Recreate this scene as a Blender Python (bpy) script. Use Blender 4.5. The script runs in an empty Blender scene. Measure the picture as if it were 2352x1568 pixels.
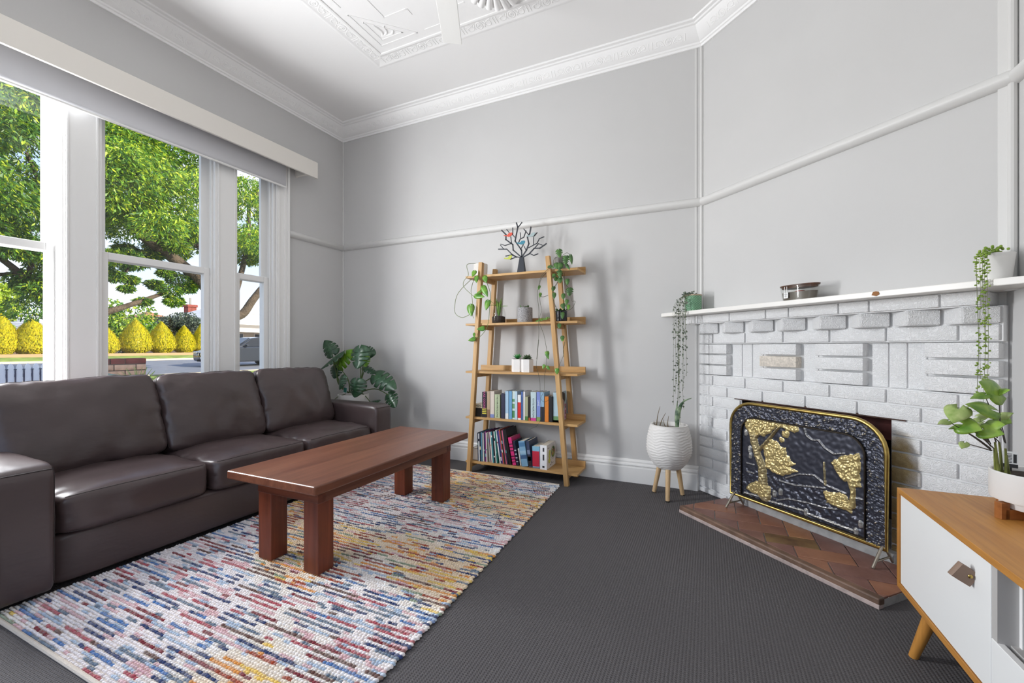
import bpy, bmesh, math, random
from math import sin, cos, pi, radians as R, sqrt, atan2
from mathutils import Vector as V, Matrix as M
random.seed(7)
sc = bpy.context.scene
COL = sc.collection
# ------------------------------------------------------------------ camera
F, YAW, HOR, CX, CZ = 981.33, -0.4305, 796.9, 3.668, 1.08
cd = bpy.data.cameras.new('camera'); cam = bpy.data.objects.new('camera', cd); COL.objects.link(cam)
cam.location = (CX, 0, CZ); cam.rotation_euler = (pi/2, 0, -YAW)
cd.sensor_width = 36; cd.lens = F/2352*36; cd.shift_y = (HOR-784)/2352; cd.clip_start = .02; cd.clip_end = 400
sc.camera = cam
# ------------------------------------------------------------------ sky
wd = bpy.data.worlds.new('sky'); sc.world = wd; wd.use_nodes = True
nt = wd.node_tree; nt.nodes.clear()
def wn(t, **k):
    n = nt.nodes.new(t)
    for a, b in k.items(): setattr(n, a, b)
    return n
tc = wn('ShaderNodeTexCoord'); sx = wn('ShaderNodeSeparateXYZ'); rp = wn('ShaderNodeValToRGB')
nt.links.new(tc.outputs['Generated'], sx.inputs[0]); nt.links.new(sx.outputs['Z'], rp.inputs[0])
e = rp.color_ramp.elements
e[0].position = 0.0; e[0].color = (.80, .89, 1, 1)
e[1].position = .55; e[1].color = (.24, .44, .88, 1)
m = e.new(.16); m.color = (.62, .79, 1, 1)
nz = wn('ShaderNodeTexNoise'); nz.inputs['Scale'].default_value = 3.2; nz.inputs['Detail'].default_value = 6; nz.inputs['Distortion'].default_value = .6
mp = wn('ShaderNodeMapping'); mp.inputs['Scale'].default_value = (1, 1, 3.5)
nt.links.new(tc.outputs['Generated'], mp.inputs[0]); nt.links.new(mp.outputs[0], nz.inputs[0])
cr = wn('ShaderNodeValToRGB'); cr.color_ramp.elements[0].position = .42; cr.color_ramp.elements[1].position = .72
nt.links.new(nz.outputs[0], cr.inputs[0])
mx = wn('ShaderNodeMix', data_type='RGBA'); mx.inputs[7].default_value = (1, 1, 1, 1)
nt.links.new(cr.outputs[0], mx.inputs[0]); nt.links.new(rp.outputs[0], mx.inputs[6])
bg = wn('ShaderNodeBackground'); bg.inputs[1].default_value = 1.25
nt.links.new(mx.outputs[2], bg.inputs[0]); wo = wn('ShaderNodeOutputWorld'); nt.links.new(bg.outputs[0], wo.inputs[0])
# ------------------------------------------------------------------ sun: low, from behind the house
sd = bpy.data.lights.new('sun_offscreen', 'SUN'); sd.energy = 8.0; sd.angle = R(.6); sd.color = (1, .90, .70)
so = bpy.data.objects.new('sun_offscreen', sd); COL.objects.link(so)
so.rotation_euler = V((-.86, -.30, -.42)).to_track_quat('-Z', 'Y').to_euler(); so.location = (20, 8, 15)
# ------------------------------------------------------------------ daylight in the window bank beyond the left edge of the picture
def area(name, loc, aim, sx_, sy_, watt, col):
    d = bpy.data.lights.new(name, 'AREA'); d.shape = 'RECTANGLE'; d.size = sx_; d.size_y = sy_; d.energy = watt; d.color = col
    o = bpy.data.objects.new(name, d); COL.objects.link(o); o.location = loc
    o.rotation_euler = (V(aim)-V(loc)).to_track_quat('-Z', 'Y').to_euler(); return o
area('window_left_offscreen', (-.15, .75, 1.61), (3, .75, 1.61), .36, 1.9, 150, (.97, .985, 1))   # the part of the first window that runs out of the picture
sc.view_settings.view_transform = 'Standard'; sc.view_settings.look = 'None'
sc.view_settings.gamma = 1; sc.view_settings.use_curve_mapping = False; sc.view_settings.exposure = 0.25
# ------------------------------------------------------------------ pixels to places
SA, CA = sin(YAW), cos(YAW)
def ray(px, py):
    r = (px-1176)/F; return V((r*CA+SA, -r*SA+CA, (HOR-py)/F))
CAM = V((CX, 0, CZ))
def at_d(px, py, d): return CAM+ray(px, py)*d
def at_y(px, py, y): r = ray(px, py); return CAM+r*(y/r.y)
def at_x(px, py, x): r = ray(px, py); return CAM+r*((x-CX)/r.x)
def at_z(px, py, z): r = ray(px, py); return CAM+r*((z-CZ)/r.z)
# ------------------------------------------------------------------ materials
def lin(c): return tuple((x/12.92 if x <= .04045 else ((x+.055)/1.055)**2.4) for x in c)
def hexc(h): return lin(tuple(int(h[i:i+2], 16)/255 for i in (0, 2, 4)))
MATS = {}
class NT:
    def __init__(s, name):
        s.m = bpy.data.materials.new(name); s.m.use_nodes = True; s.t = s.m.node_tree; s.t.nodes.clear()
        s.o = s.n('ShaderNodeOutputMaterial'); s.b = s.n('ShaderNodeBsdfPrincipled'); s.l(s.b.outputs[0], s.o.inputs[0])
        s.tc = s.n('ShaderNodeTexCoord'); s.h = None
    def n(s, t, **k):
        x = s.t.nodes.new(t)
        for a, b in k.items():
            if a in x.inputs: x.inputs[a].default_value = b
            else: setattr(x, a, b)
        return x
    def l(s, a, b): s.t.links.new(a, b)
    def map(s, scale=(1, 1, 1), rot=(0, 0, 0), src='Object'):
        m = s.n('ShaderNodeMapping'); m.inputs['Scale'].default_value = scale; m.inputs['Rotation'].default_value = rot
        s.l(s.tc.outputs[src], m.inputs[0]); return m.outputs[0]
    def noise(s, scale, detail=3, dist=0, vec=None, rough=.5):
        x = s.n('ShaderNodeTexNoise'); x.inputs['Scale'].default_value = scale; x.inputs['Detail'].default_value = detail
        x.inputs['Distortion'].default_value = dist; x.inputs['Roughness'].default_value = rough
        s.l(vec if vec is not None else s.tc.outputs['Object'], x.inputs['Vector']); return x.outputs[0]
    def ramp(s, fac, stops, interp='LINEAR'):
        r = s.n('ShaderNodeValToRGB'); el = r.color_ramp.elements; r.color_ramp.interpolation = interp
        while len(el) < len(stops): el.new(.5)
        for k, (p, c) in enumerate(stops): el[k].position = p; el[k].color = tuple(c)+(1,) if len(c) == 3 else c
        s.l(fac, r.inputs[0]); return r.outputs[0]
    def mix(s, fac, a, b, bt='MIX'):
        x = s.n('ShaderNodeMix', data_type='RGBA', blend_type=bt)
        for i, v in ((0, fac), (6, a), (7, b)):
            if hasattr(v, 'is_linked'): s.l(v, x.inputs[i])
            else: x.inputs[i].default_value = v if i == 0 else tuple(v)+(1,) if len(v) == 3 else v
        return x.outputs[2]
    def math(s, op, a, b=0):
        x = s.n('ShaderNodeMath', operation=op)
        for i, v in ((0, a), (1, b)):
            if hasattr(v, 'is_linked'): s.l(v, x.inputs[i])
            else: x.inputs[i].default_value = v
        return x.outputs[0]
    def col(s, v):
        if hasattr(v, 'is_linked'): s.l(v, s.b.inputs['Base Color'])
        else: s.b.inputs['Base Color'].default_value = tuple(v)+(1,)
    def bump(s, h, strength=.3, dist=.01):
        b = s.n('ShaderNodeBump'); b.inputs['Strength'].default_value = strength; b.inputs['Distance'].default_value = dist
        s.l(h, b.inputs['Height'])
        if s.h is not None: s.l(s.h, b.inputs['Normal'])
        s.h = b.outputs[0]; s.l(s.h, s.b.inputs['Normal'])
    def set(s, **k):
        for a, b in k.items(): s.b.inputs[a.replace('_', ' ')].default_value = b
        return s
def mat(name, c, rough=.5, metal=0, var=0, vs=8, bump=0, bs=60, bd=.004, vec=None, **k):
    if name in MATS: return MATS[name]
    n = NT(name); n.set(Roughness=rough, Metallic=metal, **k)
    v = n.map(vec) if vec else None
    if var:
        f = n.noise(vs, 4, .3, v)
        n.col(n.mix(n.ramp(f, [(.3, (0, 0, 0)), (.7, (1, 1, 1))]), tuple(x*(1-var) for x in c), tuple(min(1, x*(1+var)) for x in c)))
    else: n.col(c)
    if bump: n.bump(n.noise(bs, 3, 0, v), bump, bd)
    MATS[name] = n.m; return n.m
def wood(name, c1, c2, axis=0, rough=.4, scale=14, bump=.05, coat=0):
    if name in MATS: return MATS[name]
    n = NT(name); n.set(Roughness=rough); sc_ = [scale]*3; sc_[axis] = scale*.07
    v = n.map(tuple(sc_)); f = n.noise(1, 5, 1.2, v, .6); g = n.noise(7, 3, 0, v)
    c = n.mix(n.ramp(f, [(.3, (0, 0, 0)), (.68, (1, 1, 1))]), c1, c2)
    c = n.mix(n.math('MULTIPLY', n.ramp(g, [(.45, (0, 0, 0)), (.7, (1, 1, 1))]), .35), c, tuple(x*.6 for x in c1))
    n.col(c); n.bump(g, bump, .002)
    if coat: n.set(Coat_Weight=coat, Coat_Roughness=.2)
    MATS[name] = n.m; return n.m
def glass(name, tint=(1, 1, 1), rough=0):
    if name in MATS: return MATS[name]
    n = NT(name); t = n.t
    tr = n.n('ShaderNodeBsdfTransparent'); tr.inputs[0].default_value = tuple(tint)+(1,)
    gl = n.n('ShaderNodeBsdfGlossy'); gl.inputs['Roughness'].default_value = .02
    lw = n.n('ShaderNodeLayerWeight'); fr = n.n('ShaderNodeMath', operation='MULTIPLY_ADD'); pw = n.n('ShaderNodeMath', operation='POWER'); n.l(lw.outputs['Facing'], pw.inputs[0]); pw.inputs[1].default_value = 4; n.l(pw.outputs[0], fr.inputs[0]); fr.inputs[1].default_value = .45; fr.inputs[2].default_value = .025
    mxs = n.n('ShaderNodeMixShader'); n.l(fr.outputs[0], mxs.inputs[0]); n.l(tr.outputs[0], mxs.inputs[1]); n.l(gl.outputs[0], mxs.inputs[2])
    n.l(mxs.outputs[0], n.o.inputs[0]); t.nodes.remove(n.b); MATS[name] = n.m; return n.m
def attr(name, rough=.8, bump=0, bs=80, bd=.003, **k):
    if name in MATS: return MATS[name]
    n = NT(name); n.set(Roughness=rough, **k); a = n.n('ShaderNodeVertexColor', layer_name='Col'); n.col(a.outputs[0])
    if bump: n.bump(n.noise(bs, 3), bump, bd)
    MATS[name] = n.m; return n.m
# ------------------------------------------------------------------ mesh building
class MB:
    def __init__(s): s.v = []; s.f = []; s.c = []; s.cur = None
    def add(s, vs, fs, c=None):
        k = len(s.v); s.v += [tuple(p) for p in vs]; s.f += [tuple(i+k for i in f) for f in fs]
        s.c += [c or s.cur or (1, 1, 1)]*len(fs); return s
    def box(s, x0, x1, y0, y1, z0, z1, mtx=None, c=None):
        vs = [V((x, y, z)) for z in (z0, z1) for y in (y0, y1) for x in (x0, x1)]
        if mtx is not None: vs = [mtx @ p for p in vs]
        return s.add(vs, [(0, 2, 3, 1), (4, 5, 7, 6), (0, 1, 5, 4), (2, 6, 7, 3), (0, 4, 6, 2), (1, 3, 7, 5)], c)
    def bar(s, a, b, w, h, up=(0, 0, 1), c=None):
        a = V(a); b = V(b); d = (b-a).normalized(); u = V(up); x = d.cross(u).normalized(); u = x.cross(d).normalized()
        vs = [p+x*i*w/2+u*j*h/2 for p in (a, b) for j in (-1, 1) for i in (-1, 1)]
        return s.add(vs, [(0, 1, 3, 2), (4, 6, 7, 5), (0, 4, 5, 1), (2, 3, 7, 6), (0, 2, 6, 4), (1, 5, 7, 3)], c)
    def prism(s, poly, z0, z1, mtx=None, c=None):
        n = len(poly); vs = [V((p[0], p[1], z)) for z in (z0, z1) for p in poly]
        if mtx is not None: vs = [mtx @ p for p in vs]
        return s.add(vs, [tuple(range(n-1, -1, -1)), tuple(range(n, 2*n))]+[(i, (i+1) % n, n+(i+1) % n, n+i) for i in range(n)], c)
    def tube(s, pts, r, n=8, cap=True, c=None, closed=False, flat=1):
        pts = [V(p) for p in pts]; m = len(pts); rr = r if isinstance(r, (list, tuple)) else [r]*m
        vs = []; u = None
        for i, p in enumerate(pts):
            d = (pts[(i+1) % m]-pts[i-1]) if closed else (pts[min(i+1, m-1)]-pts[max(i-1, 0)])
            d = d.normalized() if d.length > 1e-9 else V((0, 0, 1))
            if u is None:
                u = d.orthogonal().normalized()
            else:
                u = (u-d*u.dot(d)); u = u.normalized() if u.length > 1e-6 else d.orthogonal().normalized()
            w = d.cross(u)
            for k in range(n):
                a = 2*pi*k/n; vs.append(p+(u*cos(a)+w*sin(a)*flat)*rr[i])
        fs = []
        for i in range(m if closed else m-1):
            j = (i+1) % m
            for k in range(n): fs.append((i*n+k, i*n+(k+1) % n, j*n+(k+1) % n, j*n+k))
        if cap and not closed: fs += [tuple(range(n-1, -1, -1)), tuple(range((m-1)*n, m*n))]
        return s.add(vs, fs, c)
    def lathe(s, prof, n=32, o=(0, 0, 0), c=None, fn=None):
        vs = []; m = len(prof)
        for i, (r, z) in enumerate(prof):
            for k in range(n):
                a = 2*pi*k/n; q = r if fn is None else fn(r, z, a, i); vs.append((o[0]+q*cos(a), o[1]+q*sin(a), o[2]+z))
        fs = [(i*n+k, i*n+(k+1) % n, (i+1)*n+(k+1) % n, (i+1)*n+k) for i in range(m-1) for k in range(n)]
        if prof[0][0] > 1e-6: fs.append(tuple(range(n-1, -1, -1)))
        if prof[-1][0] > 1e-6: fs.append(tuple(range((m-1)*n, m*n)))
        return s.add(vs, fs, c)
    def ball(s, o, r, n=8, m=5, sc=(1, 1, 1), c=None, mtx=None):
        vs = [V((0, 0, -1))]
        for i in range(1, m):
            t = -pi/2+pi*i/m
            vs += [V((cos(t)*cos(2*pi*k/n), cos(t)*sin(2*pi*k/n), sin(t))) for k in range(n)]
        vs.append(V((0, 0, 1))); q = len(vs)-1
        fs = [(0, 1+(k+1) % n, 1+k) for k in range(n)]
        for i in range(m-2):
            b = 1+i*n; fs += [(b+k, b+(k+1) % n, b+n+(k+1) % n, b+n+k) for k in range(n)]
        b = 1+(m-2)*n; fs += [(b+k, b+(k+1) % n, q) for k in range(n)]
        out = []
        for p in vs:
            p = V((p.x*sc[0]*r, p.y*sc[1]*r, p.z*sc[2]*r))
            if mtx is not None: p = mtx @ p
            out.append(p+V(o))
        return s.add(out, fs, c)
    def grid(s, nx, ny, fn, c=None, cf=None, closed=False):
        k = len(s.v)
        for j in range(ny+1):
            for i in range(nx+1): s.v.append(tuple(fn(i/nx, j/ny)))
        for j in range(ny):
            for i in range(nx):
                a = k+j*(nx+1)+i; s.f.append((a, a+1, a+nx+2, a+nx+1))
                s.c.append(cf((i+.5)/nx, (j+.5)/ny) if cf else (c or s.cur or (1, 1, 1)))
        return s
    def mesh(s, name, smooth=35, colors=False):
        me = bpy.data.meshes.new(name); me.from_pydata(s.v, [], s.f)
        if colors:
            a = me.color_attributes.new('Col', 'FLOAT_COLOR', 'CORNER'); buf = []
            for f, c in zip(s.f, s.c): buf += (tuple(c[:3])+(1,))*len(f)
            a.data.foreach_set('color', buf)
        bm = bmesh.new(); bm.from_mesh(me); bmesh.ops.recalc_face_normals(bm, faces=bm.faces); bm.to_mesh(me); bm.free()
        if smooth:
            me.polygons.foreach_set('use_smooth', [True]*len(me.polygons))
            if smooth < 180: me.set_sharp_from_angle(angle=R(smooth))
        me.update(); return me
    def obj(s, name, mt, parent=None, smooth=35, bevel=0, seg=2, sub=0, world=False, colors=False, loc=None, rot=None, solid=0, kind=None, label=None):
        me = s.mesh(name, smooth, colors); me.materials.append(mt)
        o = put(name, me, parent, world, loc, rot)
        if solid: d = o.modifiers.new('solid', 'SOLIDIFY'); d.thickness = solid; d.offset = 0
        if bevel:
            d = o.modifiers.new('bevel', 'BEVEL'); d.width = bevel; d.segments = seg; d.limit_method = 'ANGLE'; d.angle_limit = R(40)
        if sub: d = o.modifiers.new('sub', 'SUBSURF'); d.levels = sub; d.render_levels = sub
        if kind: o['kind'] = kind
        if label: o['label'] = label
        return o
def put(name, me, parent=None, world=False, loc=None, rot=None):
    o = bpy.data.objects.new(name, me); COL.objects.link(o)
    if loc is not None: o.location = loc
    if rot is not None: o.rotation_euler = rot
    if parent is not None:
        o.parent = parent
        if world: o.matrix_parent_inverse = parent.matrix_basis.inverted()
    return o
def thing(name, label, cat, loc=(0, 0, 0), rz=0, group=None):
    o = bpy.data.objects.new(name, None); COL.objects.link(o); o.empty_display_size = .05
    o.location = loc; o.rotation_euler = (0, 0, rz); return tag(o, label, cat, group)
def tag(o, label, cat, group=None):
    o['label'] = label; o['category'] = cat
    if group: o['group'] = group
    return o
def struct(o): o['kind'] = 'structure'; return o
def copy_tree(o, parent=None):
    c = o.copy(); COL.objects.link(c)
    if parent is not None: c.parent = parent
    for ch in list(o.children): copy_tree(ch, c)
    return c
def smoothpath(pts, k=6):
    pts = [V(p) for p in pts]; out = []
    for i in range(len(pts)-1):
        p0, p1, p2, p3 = pts[max(i-1, 0)], pts[i], pts[i+1], pts[min(i+2, len(pts)-1)]
        for j in range(k):
            t = j/k; out.append(.5*((2*p1)+(p2-p0)*t+(2*p0-5*p1+4*p2-p3)*t*t+(3*p1-p0-3*p2+p3)*t**3))
    return out+[pts[-1]]
def text(body, size, mt, parent, mtx, name='lettering', ext=.0003, align='CENTER', world=False):
    cu = bpy.data.curves.new(name, 'FONT'); cu.body = body; cu.size = size; cu.align_x = align; cu.align_y = 'CENTER'; cu.extrude = ext; cu.resolution_u = 2
    t = bpy.data.objects.new('tmp', cu); COL.objects.link(t)
    me = bpy.data.meshes.new_from_object(t.evaluated_get(bpy.context.evaluated_depsgraph_get()))
    bpy.data.objects.remove(t); me.transform(mtx); me.materials.clear(); me.materials.append(mt)
    return put(name, me, parent, world)
# ------------------------------------------------------------------ palette
def carpet_mat():
    n = NT('charcoal_loop_carpet'); n.set(Roughness=.95)
    w = n.n('ShaderNodeTexWave', wave_type='BANDS', bands_direction='X'); w.inputs['Scale'].default_value = 26; w.inputs['Distortion'].default_value = .25; w.inputs['Detail'].default_value = 1
    n.l(n.map(), w.inputs[0])
    vo = n.n('ShaderNodeTexWave', wave_type='BANDS', bands_direction='Y'); vo.inputs['Scale'].default_value = 33; vo.inputs['Distortion'].default_value = 1.2; vo.inputs['Detail'].default_value = 1; n.l(n.map(), vo.inputs[0])
    f = n.noise(220, 2); big = n.noise(1.3, 2)
    c = n.mix(f, hexc('3d3a3b'), hexc('646061')); c = n.mix(n.math('MULTIPLY', big, .35), c, hexc('6a6768'))
    n.col(c); pit = n.math('MULTIPLY', w.outputs[1], vo.outputs[1]); n.bump(pit, .7, .005); n.bump(f, .5, .002); return n.m
CARPET = carpet_mat()
WALL = mat('pale_grey_wall_paint', hexc('cdcccb'), .75, var=.015, vs=2, bump=.04, bs=90)
CEIL = mat('white_ceiling_paint', hexc('fbfaf9'), .7, bump=.03, bs=50)
TRIMM = mat('white_gloss_trim', hexc('f6f5f3'), .35, bump=.02, bs=40)
PLASTER = mat('white_plaster_moulding', hexc('fbfaf9'), .6)
GLASS = glass('window_glass')
ANG = -R(43.3)
FPM = M.Translation((3.603, 3.515, 0)) @ M.Rotation(ANG, 4, 'Z')
FPI = FPM.inverted()
# ------------------------------------------------------------------ room shell
YB, XR, YR, ZC = 3.515, 4.80, -.45, 3.47
struct(MB().box(-.22, 5.05, -2.2, 3.75, -.12, 0).obj('floor', CARPET, smooth=0))
struct(MB().box(-.22, 5.05, -.65, 3.75, ZC, 3.62).obj('ceiling', CEIL, smooth=0))
w = MB(); X0 = -.22
w.box(X0, 0, -.65, 3.73, -.12, .62).box(X0, 0, -.65, 3.73, 2.81, ZC).box(X0, 0, -.65, .53, .62, 2.81).box(X0, 0, 2.70, 3.73, .62, 2.81)
struct(w.obj('wall_left', WALL, smooth=0))
struct(MB().box(0, 3.9, YB, 3.73, 0, ZC).obj('wall_back', WALL, smooth=0))
OPL, OPR, OPT = .36, 1.207, .729
w = MB()
w.box(.05, OPL, .07, .2, 0, OPT, FPM).box(OPR, 1.63, .07, .2, 0, OPT, FPM).box(.05, 1.63, .07, .2, OPT, 1.31, FPM).box(.016, 1.63, .015, .2, 1.31, ZC, FPM)
struct(w.obj('wall_corner', WALL, smooth=0))
struct(MB().box(XR, XR+.2, -.65, 2.7, 0, ZC).obj('wall_right', WALL, smooth=0))
w = MB(); w.box(0, .7, -.65, YR, 0, ZC).box(3.75, XR, -.65, YR, 0, ZC).box(.7, 3.75, -.65, YR, 2.45, ZC)  # wide unseen opening added behind the camera so sky light fills the room
struct(w.obj('wall_rear', WALL, smooth=0))
ROOF = mat('roof_tiles', hexc('6a625c'), .8)
struct(MB().add([(-.8, -2, 3.62), (5.6, -2, 3.62), (2.4, -2, 6.3), (-.8, 9, 3.62), (5.6, 9, 3.62), (2.4, 9, 6.3)],
    [(0, 1, 2), (3, 5, 4), (0, 2, 5, 3), (1, 4, 5, 2), (0, 3, 4, 1)]).obj('roof', ROOF, smooth=0))
# ------------------------------------------------------------------ swept trims
PATH = [(0, YR), (0, YB), (3.624, YB), (4.80, 2.407), (4.80, YR)]
SIDES = ['left', 'back', 'corner', 'right']
def offs(path, closed=False):
    n = len(path); nr = []
    for i in range(n if closed else n-1):
        a = V(path[i]); b = V(path[(i+1) % n]); d = (b-a).normalized(); nr.append(V((d.y, -d.x)))
    out = []
    for i in range(n):
        if closed: n1, n2 = nr[i-1], nr[i]
        else: n1 = nr[max(i-1, 0)]; n2 = nr[min(i, n-2)]
        out.append((n1+n2)/(1+n1.dot(n2)))
    return out
OFF = offs(PATH)
def sweepseg(i, prof, path=PATH, off=OFF, e0=0, e1=0):
    n = len(path); j = (i+1) % n; mb = MB(); k = len(prof); vs = []
    a, b = V(path[i]), V(path[j]); d = (b-a).normalized()
    for p, o, e in ((a, off[i], d*e0), (b, off[j], d*-e1)):
        for u, z in prof: q = p+o*u+e; vs.append((q.x, q.y, z))
    mb.add(vs, [(q, (q+1) % k, k+(q+1) % k, k+q) for q in range(k)]+[tuple(range(k)), tuple(range(2*k-1, k-1, -1))]); return mb
CORN = [(0, 3.335), (.012, 3.335), (.014, 3.35), (.024, 3.353), (.028, 3.364), (.04, 3.368), (.098, 3.432), (.104, 3.445), (.118, 3.447), (.124, 3.456), (.145, 3.459), (.15, 3.47), (0, 3.47)]
RAIL = [(0, 2.138)]+[(.006+.030*sin(pi*t)**.7, 2.138+.066*t) for t in (0, .1, .2, .35, .5, .65, .8, .9, 1)]+[(0, 2.204)]
SKIRT = [(0, 0), (.022, 0), (.022, .118), (.018, .122), (.018, .132), (.024, .138), (.022, .148), (.012, .156), (.014, .168), (.008, .18), (0, .184)]
orn = MB()                                            # one repeat of the cornice relief: rosette, scrolls, leaves
def ring(mb, cx, cy, r, t, z=0, n=14):
    mb.tube([(cx+r*cos(2*pi*k/n), cy+r*sin(2*pi*k/n), z) for k in range(n)], t, 5, closed=True)
ring(orn, 0, 0, .024, .0045); ring(orn, 0, 0, .011, .004); orn.ball((0, 0, 0), .006, 6, 4)
for s_ in (-1, 1):
    orn.tube(smoothpath([(s_*.03, -.02, 0), (s_*.055, .016, 0), (s_*.085, .018, 0), (s_*.092, -.004, 0), (s_*.075, -.008, 0)], 4), .004, 5)
    orn.tube(smoothpath([(s_*.035, .02, 0), (s_*.06, -.012, 0), (s_*.1, -.022, 0)], 4), .0035, 5)
    for q in range(3): orn.ball((s_*(.05+q*.02), -.017+.008*q, 0), .006, 6, 4, (1.5, .7, .6))
    orn.tube([(s_*.118, -.024, 0), (s_*.118, .024, 0)], .004, 5)
orn.v = [(x_, y_, z_*.7) for x_, y_, z_ in orn.v]; ORN = orn.mesh('ornament', 60); ORN.materials.append(PLASTER)
TR = 0
RAILM = mat('off_white_rail_paint', hexc('dad9d7'), .45)
def trim(mb, m=None, smooth=30, **k):
    global TR; TR += 1; return struct(mb.obj('trim_%d' % TR, m or TRIMM, smooth=smooth, **k))
for i, sd_ in enumerate(SIDES):
    c = trim(sweepseg(i, CORN), PLASTER)
    a, b = V(PATH[i]), V(PATH[i+1]); d = (b-a).normalized(); L = (b-a).length; nn = V((d.y, -d.x))
    num = max(1, int((L-.2)/.262)); x = V((d.x, d.y, 0)); nrm = V((nn.x, nn.y, -.9)).normalized(); y = nrm.cross(x).normalized()
    for q in range(num):
        p = a+d*(.1+(L-.2)*(q+.5)/num)+nn*.0685
        if i in (0, 3) and p.y < .6: continue
        o = put('ornament', ORN, c); o.matrix_basis = M(((x.x, y.x, nrm.x, p.x), (x.y, y.y, nrm.y, p.y), (x.z, y.z, nrm.z, 3.3995), (0, 0, 0, 1)))
    if i == 0:
        p_ = [(0, 2.83), (0, YB)]; trim(sweepseg(0, RAIL, p_, [V((1, 0)), OFF[1]]), RAILM, 60)
    else: trim(sweepseg(i, RAIL), RAILM, 60)
for i in (0, 1, 3):
    struct(sweepseg(i, SKIRT, e1=.02 if i == 1 else 0, e0=.35 if i == 3 else 0).obj('baseboard_'+SIDES[i], mat('white_skirting_paint', hexc('ecebe9'), .4), smooth=30))
# corner beads
def bead(x, y, r, z0, z1):
    return MB().tube([(x, y, z0), (x, y, z1)], r, 10)
trim(bead(3.622, 3.511, .012, 1.36, 3.335), RAILM); trim(MB().box(3.575, 3.590, 3.511, 3.515, .19, 3.335), RAILM); trim(MB().box(.036, .040, .0135, .0155, 1.36, 3.335, FPM), RAILM)
trim(MB().box(1.575, 1.61, .003, .016, 1.36, 3.335, FPM), RAILM, bevel=.003); trim(bead(4.785, 2.412, .014, 1.36, 3.335), RAILM); trim(MB().box(4.788, 4.80, 2.30, 2.325, 1.36, 3.335), RAILM, bevel=.003)
trim(bead(.004, 3.511, .008, .19, 3.335), RAILM)
# ------------------------------------------------------------------ ceiling panel relief
RECT = [(1.11, .62), (1.11, 2.85), (3.66, 2.85), (3.66, .62)]; RO = offs(RECT, True)
BORD = [(0, ZC), (0, 3.464), (.012, 3.461), (.022, 3.464), (.028, 3.466), (.108, 3.466), (.114, 3.462), (.126, 3.461), (.135, 3.465), (.135, ZC)]
for i in range(4):
    b_ = trim(sweepseg(i, BORD, RECT, RO), PLASTER, 40)
    a, b = V(RECT[i]), V(RECT[(i+1) % 4]); d = (b-a).normalized(); nn = V((d.y, -d.x)); L = (b-a).length; num = int(L/.262)
    for q in range(num):
        p = a+d*(.09+(L-.18)*(q+.5)/num)+nn*.068; o = put('ornament', ORN, b_)
        o.matrix_basis = M.Translation((p.x, p.y, 3.4655)) @ M.Rotation(atan2(d.y, d.x), 4, 'Z') @ M.Diagonal((1.02, 1.3, .8, 1))
sh = MB()
for q in range(11):
    a = R(-72+14.4*q)+pi/2; L = .26-.05*abs(q-5)/5
    p0 = V((2.385+cos(a)*.04, 2.45+sin(a)*.04, ZC-.001)); p1 = V((2.385+cos(a)*L, 2.45+sin(a)*L, ZC-.002))
    sh.tube([p0, p0.lerp(p1, .5), p1], [.005, .016, .027], 8)
trim(sh, PLASTER, 60)
st = MB()                                              # stepped key lines and corner sprays inside the border
for (sx_, ox), (sy_, oy) in (((1, 1.11), (-1, 2.85)), ((-1, 3.66), (-1, 2.85))):
    P = lambda u, v: (ox+sx_*u, oy+sy_*v, ZC-.001)
    for pl in ([(.62, .2), (.9, .2), (.9, .3), (1.02, .3)], [(.2, .62), (.2, .9), (.3, .9), (.3, 1.05)], [(.2, .2), (.55, .2), (.2, .55), (.2, .2)], [(.25, .25), (.45, .25), (.25, .45), (.25, .25)], [(.42, .42), (.62, .42), (.62, .36)], [(.42, .42), (.42, .62), (.36, .62)]):
        for a, b in zip(pl, pl[1:]): st.bar(P(*a), P(*b), .01, .005)
    for a, b in (((.28, .28), (.4, .3)), ((.28, .28), (.3, .4)), ((.28, .28), (.36, .36))):
        st.tube(smoothpath([P(*a), P((a[0]+b[0])/2+.02, (a[1]+b[1])/2-.02), P(*b)], 4), .007, 6)
trim(st, PLASTER, 40)
# ------------------------------------------------------------------ windows
ZS, ZH, ZM = .62, 2.81, 1.70
for k, (a, b) in enumerate(((.53, 1.27), (1.428, 2.185), (2.33, 2.70))):
    wdw = bpy.data.objects.new('window_%d' % (k+1), None); COL.objects.link(wdw); wdw.location = (-.09, (a+b)/2, ZS); struct(wdw)
    j = MB(); t = .018
    j.box(-.2, -.004, a-.005, a+t, ZS, ZH).box(-.2, -.004, b-t, b+.005, ZS, ZH).box(-.2, -.004, a, b, ZH-.02, ZH+.01).box(-.2, .0, a, b, ZS-.01, ZS+.02)
    j.box(-.05, -.036, a+t, a+t+.014, ZS, ZH).box(-.05, -.036, b-t-.014, b-t, ZS, ZH)
    j.obj('jamb', TRIMM, wdw, world=True, smooth=0, bevel=.002)
    for nm, x0, x1, z0, z1, br, tr_ in (('upper_sash', -.128, -.095, ZM-.025, ZH-.02, .045, .06), ('lower_sash', -.09, -.055, ZS+.02, ZM+.028, .09, .05)):
        s_ = MB(); sw = .062; a1, b1 = a+.012, b-.012
        s_.box(x0, x1, a1, a1+sw, z0, z1).box(x0, x1, b1-sw, b1, z0, z1).box(x0, x1, a1+sw, b1-sw, z0, z0+br).box(x0, x1, a1+sw, b1-sw, z1-tr_, z1)
        so_ = s_.obj(nm, TRIMM, wdw, world=True, smooth=0, bevel=.004)
        xm = (x0+x1)/2
        MB().box(xm-.002, xm+.002, a1+sw-.005, b1-sw+.005, z0+br-.005, z1-tr_+.005).obj('pane', GLASS, so_, world=True, smooth=0)
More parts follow.
